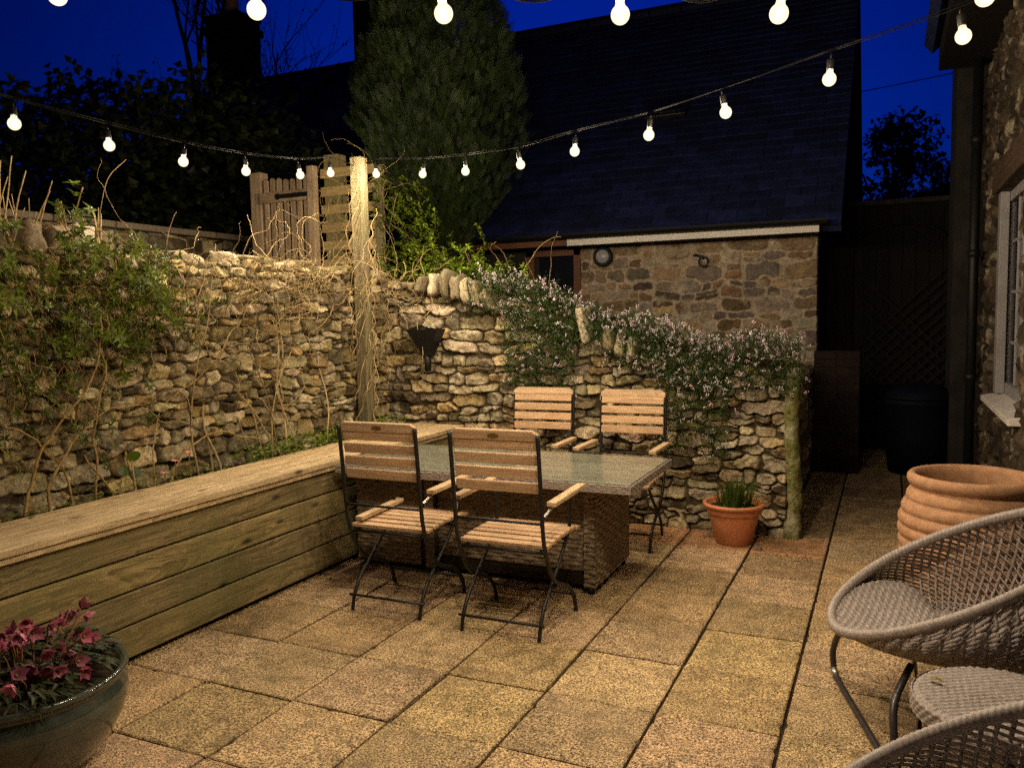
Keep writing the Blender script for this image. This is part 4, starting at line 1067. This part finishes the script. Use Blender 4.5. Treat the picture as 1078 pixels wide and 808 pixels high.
# leafy climber at the left end of the wall
cl = thing('climbing_shrub', 'bright leafed honeysuckle like climber hanging over the left end of the wall', 'climbing plant', (-3.65, 2.6, .6))
L = -Vector(cl.location); rr = random.Random(21); st = MB(); lf = MB()
def rosette(p, d, size, g, n=6):
    d = Vector(d).normalized(); u = d.orthogonal().normalized(); v = d.cross(u)
    for i in range(n):
        q = 2 * PI * i / n + rr.uniform(-.4, .4); el = rr.uniform(.15, .8)
        dd = (u * math.cos(q) + v * math.sin(q)) * math.cos(el) + d * math.sin(el); gg = g * rr.uniform(.7, 1.25)
        lf.leaf(p, dd, d, size * rr.uniform(.65, 1.1), size * .36, (gg, gg, gg * rr.uniform(.6, 1)), rr.uniform(0, .3))
for k in range(125):
    y = rr.uniform(1.7, 3.1) if k % 5 else rr.uniform(2.9, 3.35)
    z = rr.uniform(1.55, 2.0) - max(0, y - 2.9) * .35
    wall_pull = lambda p: Vector(((-3.60 - p.x) * .35, 0, 0))
    d = (rr.uniform(0, .5), rr.uniform(-.7, .9), rr.uniform(-.9, .35))
    pts = wander((-3.66 + rr.uniform(0, .08), y, z), d, rr.randint(7, 15), .032, .25, .05, 1000 + k, wall_pull)
    st.tube(pts, taper(len(pts), .003, .0014), 4, (.75, .62, .45), False)
    dens = 1.0 if z > 1.45 else .6
    for i in range(2, len(pts)):
        if rr.random() < .8 * dens: rosette(pts[i], (pts[i] - pts[i - 1]) + Vector((.02, 0, .012)), rr.uniform(.034, .060), rr.uniform(.3, 1.4), rr.randint(3, 6))
for k in range(62):   # shoots that hang lower on the wall
    y = rr.uniform(1.9, 3.25) if k % 2 else rr.uniform(2.1, 2.75); pts = wander((-3.64, y, rr.uniform(1.3, 1.7)), (0, rr.uniform(-.3, .5), -1), rr.randint(9, 25), .035, .2, .03, 1500 + k, lambda p: Vector(((-3.63 - p.x) * .35, 0, 0)))
    st.tube(pts, taper(len(pts), .003, .0014), 4, (.7, .58, .4), False)
    for i in range(1, len(pts)):
        if rr.random() < .5: rosette(pts[i], (.6, rr.uniform(-.5, .5), .2), rr.uniform(.025, .045), rr.uniform(.25, .8), rr.randint(3, 5))
for p, s_ in (((-3.62, 2.78, 2.17), .06), ((-3.62, 2.80, 2.03), .05), ((-3.60, 3.36, 1.45), .05), ((-3.6, 3.3, 1.55), .05)):
    pts = wander((p[0] - .03, p[1], p[2] - .25), (.1, 0, 1), 8, .032, .1, 0, int(p[2] * 100)); st.tube(pts, .003, 4, (.7, .6, .4)); rosette(Vector(p), (.2, 0, 1), s_, 1.3, 7); rosette(Vector(p) - Vector((0, 0, .05)), (.3, .2, 1), s_, 1.1, 6)
for k in range(9):    # bare trunks up the wall
    y = 2.3 + k * .12; pts = wander((-3.60, y, .58), (-.05, rr.uniform(-.15, .15), 1), 36, .03, .12, -.02, 1700 + k, lambda p: Vector(((-3.655 - p.x) * .4, 0, 0)))
    st.tube(pts, taper(len(pts), rr.uniform(.005, .009), .003), 5, (.8, .68, .48), False)
q = st.build('stems', M['stem'], cl, True); q.location = L; q = lf.build('foliage', M['leaf_bright'], cl); q.location = L

# bare twining stems on the wall and over the corner post
bv = thing('bare_climber', 'leafless twining climber spread over the middle of the long wall', 'climbing plant', (-3.62, 4.2, .6)); L = -Vector(bv.location)
rr = random.Random(33); st = MB()
bases = [(3.55, 0), (3.62, 0), (4.05, 0), (4.1, 0), (4.15, 0), (4.62, 0), (4.2, 0), (3.9, 0), (4.3, 0), (4.7, 0), (3.45, 0), (4.0, 0)]
for k, (y, _) in enumerate(bases):
    pts = wander((-3.58, y, .58), (-.05, rr.uniform(-.35, .35), 1), rr.randint(34, 46), .031, .065, -.03, 2000 + k, lambda p: Vector(((-3.665 - p.x) * .4, 0, 0)))
    pts = [p for p in pts if p.z < 1.93 + .05 * (k % 3)]
    g = rr.uniform(.35, 1.15); st.tube(pts, taper(len(pts), rr.uniform(.005, .0095), .0028), 5, (g, g * .97, g * .9), False)
    for j in range(4):
        i = rr.randint(10, len(pts) - 2); sub = wander(pts[i], (.1, rr.uniform(-1, 1), rr.uniform(-.2, 1)), rr.randint(10, 24), .026, .22, 0, 2100 + k * 9 + j, lambda p: Vector(((-3.655 - p.x) * .3, 0, 0)))
        st.tube(sub, taper(len(sub), .004, .0015), 4, (g, g * .95, g * .88), False)
for k in range(150):   # tangle along the top
    y = rr.gauss(4.25, .42) if k % 3 else rr.uniform(3.5, 5.2); z = 1.9 - abs(rr.gauss(0, .20))
    sub = wander((-3.655 + rr.uniform(0, .07), y, z), (rr.uniform(-.1, .3), rr.uniform(-1, 1), rr.uniform(-.7, .5)), rr.randint(10, 26), .028, .28, .015, 2500 + k, lambda p: Vector(((-3.63 - p.x) * .25, 0, 0)))
    g = rr.uniform(.25, 1.1); st.tube(sub, taper(len(sub), rr.uniform(.0014, .0033), .0008), 4, (g, g * .95, g * .82), False)
q = st.build('stems', M['stem'], bv, True); q.location = L
pv = thing('bare_climber', 'dry tangle of pale vines wound round the tall corner post', 'climbing plant', (-3.64, 5.2, .6)); L = -Vector(pv.location)
st = MB()
for k in range(15):   # spiral up the post
    a0 = rr.uniform(0, 6.28); z0 = rr.uniform(.6, 1.6); n = 44; rad = rr.uniform(.075, .11); tw = rr.uniform(.4, 1.3)
    pts = [(-3.64 + (rad + .02 * math.sin(i * .9 + k)) * math.cos(a0 + tw * i * .11), 5.20 + (rad + .02 * math.cos(i * .7 + k)) * math.sin(a0 + tw * i * .11), z0 + i * .026) for i in range(n)]
    g = rr.uniform(.6, 1.25); st.tube(pts, taper(n, rr.uniform(.003, .006), .002), 5, (g, g * .97, g * .88), False)
for k in range(96):
    z = rr.uniform(1.2, 2.0) if k % 2 else rr.uniform(1.9, 2.65); y = rr.uniform(5.15, 5.7)
    x = -3.72 + rr.uniform(-.15, .2) if k % 2 else rr.uniform(-4.3, -3.8)
    if k % 2 == 0: x = rr.uniform(-4.5, -3.85); y = rr.uniform(5.7, 6.15); z = rr.uniform(2.0, 2.75)
    sub = wander((x, y, z), (rr.uniform(-.6, .6), rr.uniform(-.4, .4), rr.uniform(-1, .7)), rr.randint(8, 22), .026, .19, .03, 3000 + k)
    g = rr.uniform(.3, 1.15); st.tube(sub, taper(len(sub), rr.uniform(.0013, .0034), .0008), 4, (g, g * .95, g * .82), False)
for k in range(30):   # runners across the dining wall beside the post
    sub = wander((rr.uniform(-3.72, -3.2), 5.52, rr.uniform(1.3, 1.95)), (rr.uniform(-1, 1), -.1, rr.uniform(-.9, .4)), rr.randint(10, 24), .026, .22, .01, 3300 + k, lambda p: Vector((0, (5.54 - p.y) * .4, 0)))
    g = rr.uniform(.6, 1.2); st.tube(sub, taper(len(sub), .0035, .0013), 4, (g, g * .97, g * .85), False)
q = st.build('stems', M['stem'], pv, True); q.location = L

# dry cut stalks above the left end of the wall
ds = thing('dry_stalks', 'clump of dry upright stalks above the left end of the wall', 'dry plant', (-3.85, 2.6, 1.8)); L = -Vector(ds.location); st = MB()
for k in range(62):
    y = rr.uniform(2.0, 2.75) if k < 40 else rr.uniform(2.7, 3.2); h = rr.uniform(.12, .34) if k > 14 else rr.uniform(.3, .5)
    sub = wander((-3.86 + rr.uniform(-.1, .12), y, 1.82), (rr.uniform(-.25, .25), rr.uniform(-.35, .35), 1), 7, h / 7, .05, 0, 3600 + k)
    g = rr.uniform(.5, 1.1); st.tube(sub, taper(len(sub), rr.uniform(.0035, .007), .0022), 5, (g, g * .95, g * .85))
for pts in ([(-3.75, 3.0, 1.95), (-3.7, 3.0, 2.12), (-3.66, 3.02, 2.25), (-3.6, 3.08, 2.34)],): st.tube(spline(pts, 5), .0018, 4, (.6, .55, .45))
q = st.build('stalks', M['stem'], ds, True); q.location = L

# planting in the timber bed
gc = MB(); rr = random.Random(55)
for k in range(1700):
    y = rr.uniform(3.75, 5.45) if k % 3 else rr.uniform(2.0, 5.4); x = rr.uniform(-3.66, -3.36)
    g = rr.uniform(.4, 1.8); a = rr.uniform(0, 6.28)
    gc.leaf((x, y, .61 + rr.uniform(0, .10) * (1.25 if y > 3.6 else .6)), (math.cos(a), math.sin(a), rr.uniform(0, .7)), (0, 0, 1), rr.uniform(.022, .042), rr.uniform(.016, .030), (g, g, g * .7))
tag(gc.build('ground_cover', M['leaf_bright']), 'low green ground cover plants growing along the planter bed', 'ground cover', kind='stuff')
sp = MB()
for k in range(120):
    a = rr.uniform(0, 6.28); g = rr.uniform(.5, 1.3); y0 = rr.choice([4.78, 4.95, 5.1])
    sp.blade((-3.55 + rr.uniform(-.06, .06), y0 + rr.uniform(-.09, .09), .60), (math.cos(a), math.sin(a), rr.uniform(.4, 1.6)), (-math.sin(a), math.cos(a), 0), rr.uniform(.16, .28), .020, (g, g, g * .6), rr.uniform(.6, 1.6), 5)
tag(sp.build('strappy_plant', M['leaf_bright']), 'glossy strap leafed green plant at the far end of the planter bed', 'plant')
pm = thing('primrose', 'small pink flowers with one round green leaf in the planter bed', 'flowering plant', (-3.5, 3.1, .6)); L = -Vector(pm.location)
st = MB(); fl = MB(); lf = MB()
for x, y, z in ((-3.52, 3.22, .74), (-3.50, 3.30, .775), (-3.46, 3.09, .70)):
    st = MB(); st.tube(spline([(x - .02, y + .03, .6), (x - .01, y + .01, .68), (x, y, z)], 4), .0028, 5, (.6, .55, .4)); q = st.build('stem', M['stem'], pm, True); q.location = L
    for i in range(6):
        q = 2 * PI * i / 6; fl.leaf((x, y, z), (math.cos(q) * .8 + .3, math.sin(q), .35), (.3, 0, 1), .026, .024, (1, 1, 1), .1)
st = MB(); st.tube(spline([(-3.48, 2.92, .6), (-3.485, 2.92, .7), (-3.49, 2.915, .80)], 4), .004, 5, (1, 1, .8)); q = st.build('stem', M['stem'], pm, True); q.location = L
def round_leaf(c, p, d, nrm, r, col):
    d = Vector(d).normalized(); x = d.cross(Vector(nrm)).normalized(); nn = x.cross(d); p = Vector(p); vs = [p]
    for k in range(13):
        a = -PI * .94 + 1.88 * PI * k / 12; rad = r * (1 - .25 * abs(math.cos(a)) * (1 if math.cos(a) < 0 else 0)); vs.append(p + d * r * .55 + d * rad * math.cos(a) + x * rad * math.sin(a) + nn * r * .1 * math.cos(2 * a))
    c.add(vs, [(0, k + 1, k + 2) for k in range(12)], col)
round_leaf(lf, (-3.49, 2.915, .80), (.25, .1, .45), (1, -.2, 0), .038, (.8, .9, .6)); round_leaf(lf, (-3.5, 2.88, .77), (.2, -.5, -.5), (1, -.3, .1), .034, (.35, .45, .3)); round_leaf(lf, (-3.52, 2.94, .74), (.3, .5, -.4), (1, .1, .1), .03, (.3, .4, .3))
q = fl.build('blossom', M['petal_pale'], pm); q.location = L; q = lf.build('foliage', M['leaf_bright'], pm); q.location = L

# heathers trailing over the dining wall
def heather(name, label, cat, boxes, seed, flower, base):
    t_ = thing(name, label, cat, base); L = -Vector(t_.location); rr = random.Random(seed); nd = MB(); fl = MB(); st = MB()
    for (xa, xb, n, ztf, spread, drop, pf) in boxes:
        for k in range(n):
            x = rr.uniform(xa, xb); s = rr.random(); hang = rr.random() < drop
            zt = ztf(x)
            if hang: p = Vector((x, 5.60 - rr.uniform(.0, .09), zt - rr.random() ** 1.3 * spread)); d = Vector((rr.uniform(-.5, .5), -rr.uniform(.3, 1), rr.uniform(-.5, .6)))
            else: p = Vector((x, 5.60 + rr.uniform(-.13, .28), zt + rr.uniform(-.05, .09))); d = Vector((rr.uniform(-.6, .6), rr.uniform(-.9, .25), rr.uniform(.3, 1.1)))
            d.normalize(); Ls = rr.uniform(.06, .13); end = p + d * Ls
            g = rr.uniform(.35, 1.3)
            u = d.orthogonal().normalized(); v = d.cross(u)
            m_ = 9
            for i in range(m_):
                f = i / m_; q = i * 2.4; b = p + d * Ls * f; dd = (u * math.cos(q) + v * math.sin(q)) * .9 + d * .7
                dd.normalize(); xx = dd.cross(d).normalized() * .0028; e = b + dd * rr.uniform(.012, .02)
                nd.add([b - xx, b + xx, e], [(0, 1, 2)], (g, g, g * .75))
            if rr.random() < .12: st.tube([p - d * .12, p, end], .0016, 3, (.5, .42, .3), False)
            if rr.random() < pf * (1 if not hang else .55):
                gw = rr.uniform(.55, 1.25); pk = rr.uniform(.72, 1)
                for i in range(rr.randint(3, 9)):
                    f = rr.uniform(.62, 1.0); q = rr.uniform(0, 6.28); b = p + d * Ls * f + (u * math.cos(q) + v * math.sin(q)) * rr.uniform(.004, .011); r = rr.uniform(.0028, .0056)
                    a1 = b + d * r * 1.5; a2 = b - d * r * 1.2
                    ring_ = [b + (u * math.cos(w_) + v * math.sin(w_)) * r for w_ in (0, PI / 2, PI, 1.5 * PI)]
                    fl.add([a1, a2] + ring_, [(0, 2 + i_, 2 + (i_ + 1) % 4) for i_ in range(4)] + [(1, 2 + (i_ + 1) % 4, 2 + i_) for i_ in range(4)], (gw, gw * pk, gw * (pk + 1) / 2))
    q = nd.build('foliage', M['heather'], t_); q.location = L
    q = fl.build('blossom', M['petal_w'], t_); q.location = L
    q = st.build('stems', M['bark'], t_, True); q.location = L
heather('heather', 'pink tinged white heather spilling over the high part of the wall', 'flowering shrub', [(-2.92, -1.75, 1500, lambda x: back_top(x) + .02 + .10 * math.sin((x + 2.9) * 2.6),  .2, .35, .26), (-2.62, -2.05, 1300, lambda x: back_top(x) + .0, .62, .95, .10)], 61, 1, (-2.4, 5.6, 1.5))
heather('heather', 'dense white flowering heather covering the low end of the wall', 'flowering shrub', [(-1.72, -.50, 2600, lambda x: back_top(x) + .09 + .05 * math.sin(x * 7), .24, .45, .32), (-1.45, -.95, 800, lambda x: back_top(x) - .08, .55, .95, .22)], 62, 1, (-1.1, 5.6, 1.1))
sp = MB()
for k in range(260):
    a = rr.uniform(0, 6.28); g = rr.uniform(.4, 1.2); x = rr.gauss(-1.85, .16)
    sp.blade((x, 5.66 + rr.uniform(-.1, .1), back_top(x) - .04), (math.cos(a) * .5, math.sin(a) * .5 - .2, rr.uniform(.6, 1.5)), (-math.sin(a), math.cos(a), 0), rr.uniform(.12, .26), .011, (g, g, g * .6), rr.uniform(.2, 1.2), 5)
tag(sp.build('grassy_clump', M['leaf_mid']), 'tuft of upright green grassy leaves between the two heathers', 'plant')
# dark moss patch bare stems under the first heather
# leafy shrub below the conifer
sh = thing('evergreen_shrub', 'bright small leafed shrub at the foot of the conifer', 'shrub', (-3.5, 6.05, 1.7)); L = -Vector(sh.location); lf = MB(); st = MB(); rr = random.Random(71)
for k in range(420):
    x = rr.gauss(-3.40, .30); y = rr.uniform(5.72, 6.2); z = 1.76 + abs(rr.gauss(0, .15)) * (1.25 - abs(x + 3.4))
    if k > 300: x = rr.gauss(-3.98, .16); y = rr.uniform(6.15, 6.45); z = rr.uniform(2.05, 2.75)
    p = Vector((x, y, z)); d = Vector((rr.uniform(-.6, .6), rr.uniform(-1, .3), rr.uniform(-.1, 1))).normalized(); g = rr.uniform(.4, 2.0)
    st.tube([p - d * .08, p + d * .05], .0014, 4, (.2, .22, .12), False)
    for i in range(rr.randint(8, 13)):
        q = p + d * rr.uniform(-.06, .06); dd = Vector((rr.uniform(-1, 1), rr.uniform(-1, .4), rr.uniform(-.3, 1))); gg = g * rr.uniform(.7, 1.3)
        lf.leaf(q, dd, (0, -.5, 1), rr.uniform(.030, .052), rr.uniform(.018, .028), (gg, gg * 1.05, gg * .6), .15)
for k in range(14):
    sub = wander((rr.uniform(-3.6, -2.3), rr.uniform(5.7, 6.2), 1.75), (rr.uniform(-.5, .5), rr.uniform(-.5, .2), 1), rr.randint(8, 18), .03, .16, .01, 4000 + k); g = rr.uniform(.5, 1.1); st.tube(sub, taper(len(sub), .003, .0014), 4, (g, g * .95, g * .8), False)
q = lf.build('foliage', M['leaf_bright'], sh); q.location = L; q = st.build('stems', M['stem'], sh, True); q.location = L
fn = MB()
for k in range(150):
    a = rr.uniform(0, 6.28); g = rr.uniform(.25, .8)
    fn.blade((-2.95 + rr.uniform(-.12, .12), 5.95 + rr.uniform(-.1, .1), 1.68), (math.cos(a) * .6, math.sin(a) * .6, rr.uniform(.8, 1.6)), (-math.sin(a), math.cos(a), 0), rr.uniform(.2, .42), .014, (g, g, g * .6), rr.uniform(.5, 1.6), 6)
tag(fn.build('strappy_plant', M['leaf_mid']), 'arching dark strap leafed clump in front of the brown barn window', 'plant')

# conifer
cn = thing('conifer', 'tall dense green conifer between the gate post and the barn roof', 'conifer', (-3.92, 7.0, 1.6)); rr = random.Random(81)
c = MB()
pts = [Vector((.0 + .01 * i, 0, i * .28)) for i in range(11)]
c.tube(pts, taper(11, .11, .03), 10, (1, 1, 1))
for k in range(30):
    a = rr.uniform(0, 6.28); z = rr.uniform(.5, 2.6); r = .4; c.tube(spline([(0, 0, z), (math.cos(a) * r * .4, math.sin(a) * r * .4, z + .12), (math.cos(a) * r, math.sin(a) * r, z + .5)], 4), taper(9, .02, .004), 5)
c.build('trunk', M['bark'], cn, True)
c = MB()
def crad(z):   # crown radius by height above the root (z 0.75 .. 3.4)
    pr = [(.42, .16), (.75, .34), (1.0, .54), (1.35, .70), (1.8, .76), (2.3, .70), (2.7, .58), (3.1, .45), (3.5, .30), (3.9, .10)]
    for (a, ra), (b, rb) in zip(pr, pr[1:]):
        if z <= b: return lerp(ra, rb, max(0, (z - a) / (b - a)))
    return .05
for k in range(27000):
    z = .42 + (3.45) * rr.random() ** .9 if k % 3 else rr.uniform(2.0, 3.7); a = rr.uniform(0, 2 * PI)
    if rr.random() < .7: a = -PI / 2 + rr.gauss(0, .85)
    lump = 1 + .07 * math.sin(a * 5 + z * 4) + .05 * math.sin(a * 11 - z * 9) + .04 * math.sin(z * 17 + a * 3)
    r = crad(z) * lump * (rr.uniform(.62, 1.0) if rr.random() < .45 else rr.uniform(.9, 1.02))
    p = Vector((math.cos(a) * r, math.sin(a) * r, z)); out = Vector((math.cos(a), math.sin(a), 0))
    d = (out * rr.uniform(.2, .8) + Vector((rr.uniform(-.3, .3), rr.uniform(-.3, .3), rr.uniform(.6, 1.2)))).normalized()
    sd_ = d.cross(Vector((rr.uniform(-1, 1), rr.uniform(-1, 1), rr.uniform(-1, 1)))).normalized()
    g = rr.uniform(.35, 1.15) * (1 + .5 * max(0, math.sin(a * 9 + z * 3.1) * math.sin(z * 5 + a * 4))); col = (g * rr.uniform(.75, 1.05), g, g * .7); Ls = rr.uniform(.08, .15)
    if z < .7 and rr.random() < .35: col = (g * 1.7, g * .9, g * .7)
    for i in range(8):   # a flat spray
        f = .1 + .85 * i / 7; s = 1 if i % 2 else -1; b = p + d * Ls * f * .8; dd = (d * .8 + sd_ * s * .7).normalized()
        w_ = d.cross(sd_) * .0; x2 = dd.cross(d.cross(sd_)).normalized() * .0038; e = b + dd * Ls * (.42 - .2 * f); mid_ = (b + e) / 2
        c.add([b, mid_ + x2, e, mid_ - x2], [(0, 1, 2, 3)], col)
    x2 = sd_ * .0028; c.add([p - x2, p + x2, p + d * Ls], [(0, 1, 2)], col)
c.build('crown', M['conifer'], cn)

# hedge and trees far back
hg = thing('hedge', 'dark rounded hedge mass behind the left garden wall', 'hedge', (-10.0, 7.9, 1.6)); rr = random.Random(91); c = MB()
for k in range(30000):
    u, v = rr.uniform(0, 6.28), rr.uniform(-.3, 1.0)
    w_ = max(0, 1 - abs(v) ** 3) ** .5; x, y, z = 4.6 * math.cos(u) * w_, 2.0 * math.sin(u) * w_, 2.85 * v
    lump = 1 + .06 * math.sin(x * 3 + 1) + .05 * math.sin(y * 4 + z * 3) + .04 * math.sin(x * 7 + z * 5)
    s = lump * rr.choice([rr.uniform(.88, 1.02), rr.uniform(.7, .95)]); g = rr.uniform(.5, 1.4); p = (x * s, y * s, .1 + z * s)
    c.leaf(p, (rr.uniform(-1, 1), rr.uniform(-1, 1), rr.uniform(-.3, 1)), (rr.uniform(-1, 1), -1, 1), rr.uniform(.10, .17), rr.uniform(.08, .13), (g * .7, g * .7, g * .56))
c.build('foliage', M['leaf_dark'], hg)
c = MB()
for k in range(14): c.tube(wander((rr.uniform(-2.6, 2.6), rr.uniform(-.5, .5), 0), (0, 0, 1), 10, .2, .15, 0, 5000 + k), taper(11, .05, .01), 5)
c.build('stems', M['bark'], hg, True)
def bare_tree(label, cat, loc, height, seed, levels, leafy, spread=.55):
    t_ = thing('bare_tree', label, cat, loc); rr = random.Random(seed); c = MB(); lf = MB()
    def grow(p, d, Ls, r, lv):
        n = 6; pts = [Vector(p)]; dd = Vector(d)
        for i in range(n):
            dd = (dd + Vector((rr.gauss(0, .09), rr.gauss(0, .09), .05))).normalized(); pts.append(pts[-1] + dd * Ls / n)
        c.tube(pts, taper(n + 1, r, r * .55), 5 if lv > 1 else 7, (1, 1, 1), False)
        if lv >= levels - 1:
            for i in range(leafy):
                q = pts[rr.randint(2, n)] + Vector((rr.gauss(0, .05), rr.gauss(0, .05), rr.gauss(0, .05))); lf.leaf(q, (rr.uniform(-1, 1), rr.uniform(-1, 1), rr.uniform(-1, 1)), (0, 0, 1), rr.uniform(.06, .12), rr.uniform(.03, .06), (1, 1, 1))
        if lv >= levels: return
        for k in range(rr.randint(3, 4) if lv else 6):
            i = rr.randint(2, n); v = Vector((rr.gauss(0, 1), rr.gauss(0, 1), rr.gauss(.2, .6))).normalized(); grow(pts[i], (dd * 1.0 + v * spread).normalized(), Ls * rr.uniform(.55, .75), r * .5, lv + 1)
    grow((0, 0, 0), (0, 0, 1), height * .5, height * .012, 0)
    c.build('trunk', M['bark'], t_, True); lf.build('crown', M['leaf_dark'], t_)
bare_tree('thin branched bare tree rising behind the cottage chimney', 'tree', (-14.6, 13.6, 1.5), 9.5, 3, 4, 3, .62)
bare_tree('second sparse tree with fine twigs right of the cottage chimney', 'tree', (-13.6, 17.0, 1.5), 9.5, 17, 4, 3, .75)
def round_tree(label, loc, h, r, seed, n=8000):
    t_ = thing('broadleaf_tree', label, 'tree', loc); rr = random.Random(seed); c = MB(); c.tube([(0, 0, 0), (.05, 0, h * .5), (0, .1, h * .8)], taper(3, .16, .06), 7)
    for k in range(12):
        a = rr.uniform(0, 6.28); c.tube([(0, 0, h * .45), (math.cos(a) * r * .6, math.sin(a) * r * .6, h * rr.uniform(.6, .85))], taper(2, .06, .02), 5)
    c.build('trunk', M['bark'], t_, True); c = MB()
    cl_ = [(rr.gauss(0, r * .45), rr.gauss(0, r * .35), h * .42 + rr.random() * h * .5, rr.uniform(.3, .55) * r) for _ in range(16)]
    for k in range(n):
        x, y, z, q = rr.choice(cl_); v = Vector((rr.gauss(0, 1), rr.gauss(0, 1), rr.gauss(0, 1))).normalized() * q * rr.uniform(.6, 1.08); g = rr.uniform(.5, 1.3)
        c.leaf(Vector((x, y, z)) + v, (rr.uniform(-1, 1), rr.uniform(-1, 1), rr.uniform(-1, 1)), (0, 0, 1), rr.uniform(.12, .22), rr.uniform(.08, .14), (g, g, g))
    c.build('crown', M['leaf_dark'], t_)
round_tree('dark rounded distant tree beyond the passage fence', (.1, 20, 0), 5.6, 1.5, 5)
round_tree('smaller dark tree at the right edge of the sky gap', (1.35, 21, 0), 4.4, 1.0, 6, 4000)
wr = MB(); wr.tube([(-6 + 1.2 * i, 24 - .2 * i, 7.05 - .25 * math.sin(PI * i / 10) + .05 * i) for i in range(11)], .012, 5); tag(wr.build('overhead_wire', M['black']), 'thin overhead wire crossing the sky gap beyond the barn', 'wire')

# ================================================================== FESTOON LIGHTS
BULB_W = 62.0
def bulb_part(parent, p, L, hang, s=1.0, tilt=(0, 0), pw=1.0):
    """p: centre of the glass"""
    P = Vector(p) + L
    c = MB(); r = .0315 * s
    prof = [(.0005, -.0345 * s)] + [(r * math.sin(a), -.002 * s - .0325 * s * math.cos(a)) for a in [PI * i / 16 for i in range(1, 14)]] + [(.0150 * s, .0325 * s), (.0140 * s, .042 * s)]
    c.lathe(prof, 24); b = c.build('bulb', M['bulb'], parent, True); b.location = P; b.rotation_euler = (tilt[0], tilt[1], 0)
    c = MB()
    for k in range(4): c.tube([(.007 * math.cos(k * PI / 2), .007 * math.sin(k * PI / 2), -.018 * s), (.004 * math.cos(k * PI / 2 + .5), .004 * math.sin(k * PI / 2 + .5), .016 * s)], .0028, 6)
    c.build('filament', M['filament'], b, True)
    c = MB(); c.lathe([(.0005, .040 * s), (.0155 * s, .040 * s), (.0165 * s, .045 * s), (.0165 * s, .082 * s), (.012 * s, .09 * s), (.0005, .09 * s)], 16)
    c.tube([(0, 0, .088 * s), (0, 0, .088 * s + hang)], .004, 6)
    c.build('socket', M['black'], b, True)
    ld = bpy.data.lights.new('bulb_filament', 'POINT'); ld.energy = BULB_W * pw; ld.color = (1.0, .78, .52); ld.shadow_soft_size = .012
    lo = bpy.data.objects.new('bulb_filament', ld); COL.objects.link(lo); lo.location = Vector(p) + Vector((0, 0, -.006))
    return b
def cable(parent, pts, L, name='cable'):
    P = [Vector(p) for p in pts]
    c = MB(); sm = spline(P, 8); n = len(sm); tw = []
    for s in (0, PI):
        q = []
        for i, p in enumerate(sm):
            q.append(p + Vector((.004 * math.cos(i * .08 + s), .004 * math.sin(i * .08 + s), .006 * math.sin(i * .06 + s))) + L)
        c.tube(q, .0024, 5)
    return c.build(name, M['cable'], parent, True)
LEFT = [(-3.427, 2.368, 2.361), (-3.476, 2.88, 2.365), (-3.524, 3.389, 2.374), (-3.576, 3.929, 2.408), (-3.63, 4.506, 2.475), (-3.667, 4.891, 2.548)]
RIGHT = [(-3.431, 5.122, 2.554), (-3.0, 5.06, 2.507), (-2.524, 4.802, 2.445), (-2.005, 4.521, 2.395), (-1.576, 4.289, 2.39), (-1.089, 4.025, 2.375), (-.677, 3.802, 2.388), (-.229, 3.559, 2.412), (.22, 3.316, 2.436)]
NEAR = [(-2.301, 1.753, 2.489), (-1.753, 2.002, 2.435), (-1.237, 2.235, 2.412), (-.751, 2.456, 2.398), (-.315, 2.653, 2.391), (.248, 2.908, 2.428)]
s1 = thing('string_lights', 'long string of lit round bulbs sagging from wall to post to house', 'string lights', (-2, 4.2, 2.5)); L = -Vector(s1.location)
tl = random.Random(4)
for p, pw in zip(LEFT + RIGHT, [.06, .17, .40, .74, .86, .42, .38] + [.9, 1, 1.05, 1.05, .9, .65] + [.22, .05]): bulb_part(s1, p, L, .020, .84, (tl.uniform(-.2, .2), tl.uniform(-.2, .2)), pw)
up_ = lambda p: (p[0], p[1], p[2] + .108)
cable(s1, [(-3.38, 1.5, 2.50)] + [up_(p) for p in LEFT] + [(-3.65, 5.15, 2.64)], L)
cable(s1, [(-3.62, 5.26, 2.66)] + [up_(p) for p in RIGHT] + [(.72, 3.02, 2.62)], L)
s2 = thing('string_lights', 'nearer string of lit round bulbs across the top of the patio', 'string lights', (-1, 2.3, 2.5)); L = -Vector(s2.location)
for p, pw in zip(NEAR, [.04, .58, 1.55, 1.8, 1.0, .04]): bulb_part(s2, p, L, .020, .90, (tl.uniform(-.25, .25), tl.uniform(-.25, .25)), pw)
up2 = lambda p: (p[0], p[1], p[2] + .112)
NC = []
for a_, b_ in zip(NEAR, NEAR[1:]): NC += [up2(a_), tuple((Vector(up2(a_)) + Vector(up2(b_))) / 2 - Vector((0, 0, .078)))]
cable(s2, [(-3.1, 1.4, 2.62)] + NC + [up2(NEAR[-1]), (.72, 3.1, 2.52)], L)

# loose debris on the paving
lt = MB(); rr = random.Random(99)
for k in range(150):
    if k < 70: x, y = -2.99 + abs(rr.gauss(0, .05)), rr.uniform(1.6, 4.0)
    elif k < 110: x, y = X0 + rr.randint(-3, 3) * S + rr.gauss(0, .012), rr.uniform(1.8, 5.4)
    else: x, y = rr.uniform(-2.7, .3), rr.uniform(1.8, 5.5)
    a = rr.uniform(0, 6.28); g = rr.uniform(.3, 1.5); lt.leaf((x, y, .004), (math.cos(a), math.sin(a), rr.uniform(0, .25)), (0, 0, 1), rr.uniform(.006, .02), rr.uniform(.004, .009), (g * 1.8, g, g * .6), .1)
tag(lt.build('leaf_litter', M['leaf_mid']), 'scattered leaf litter and crumbs lying on the paving', 'litter', kind='stuff')
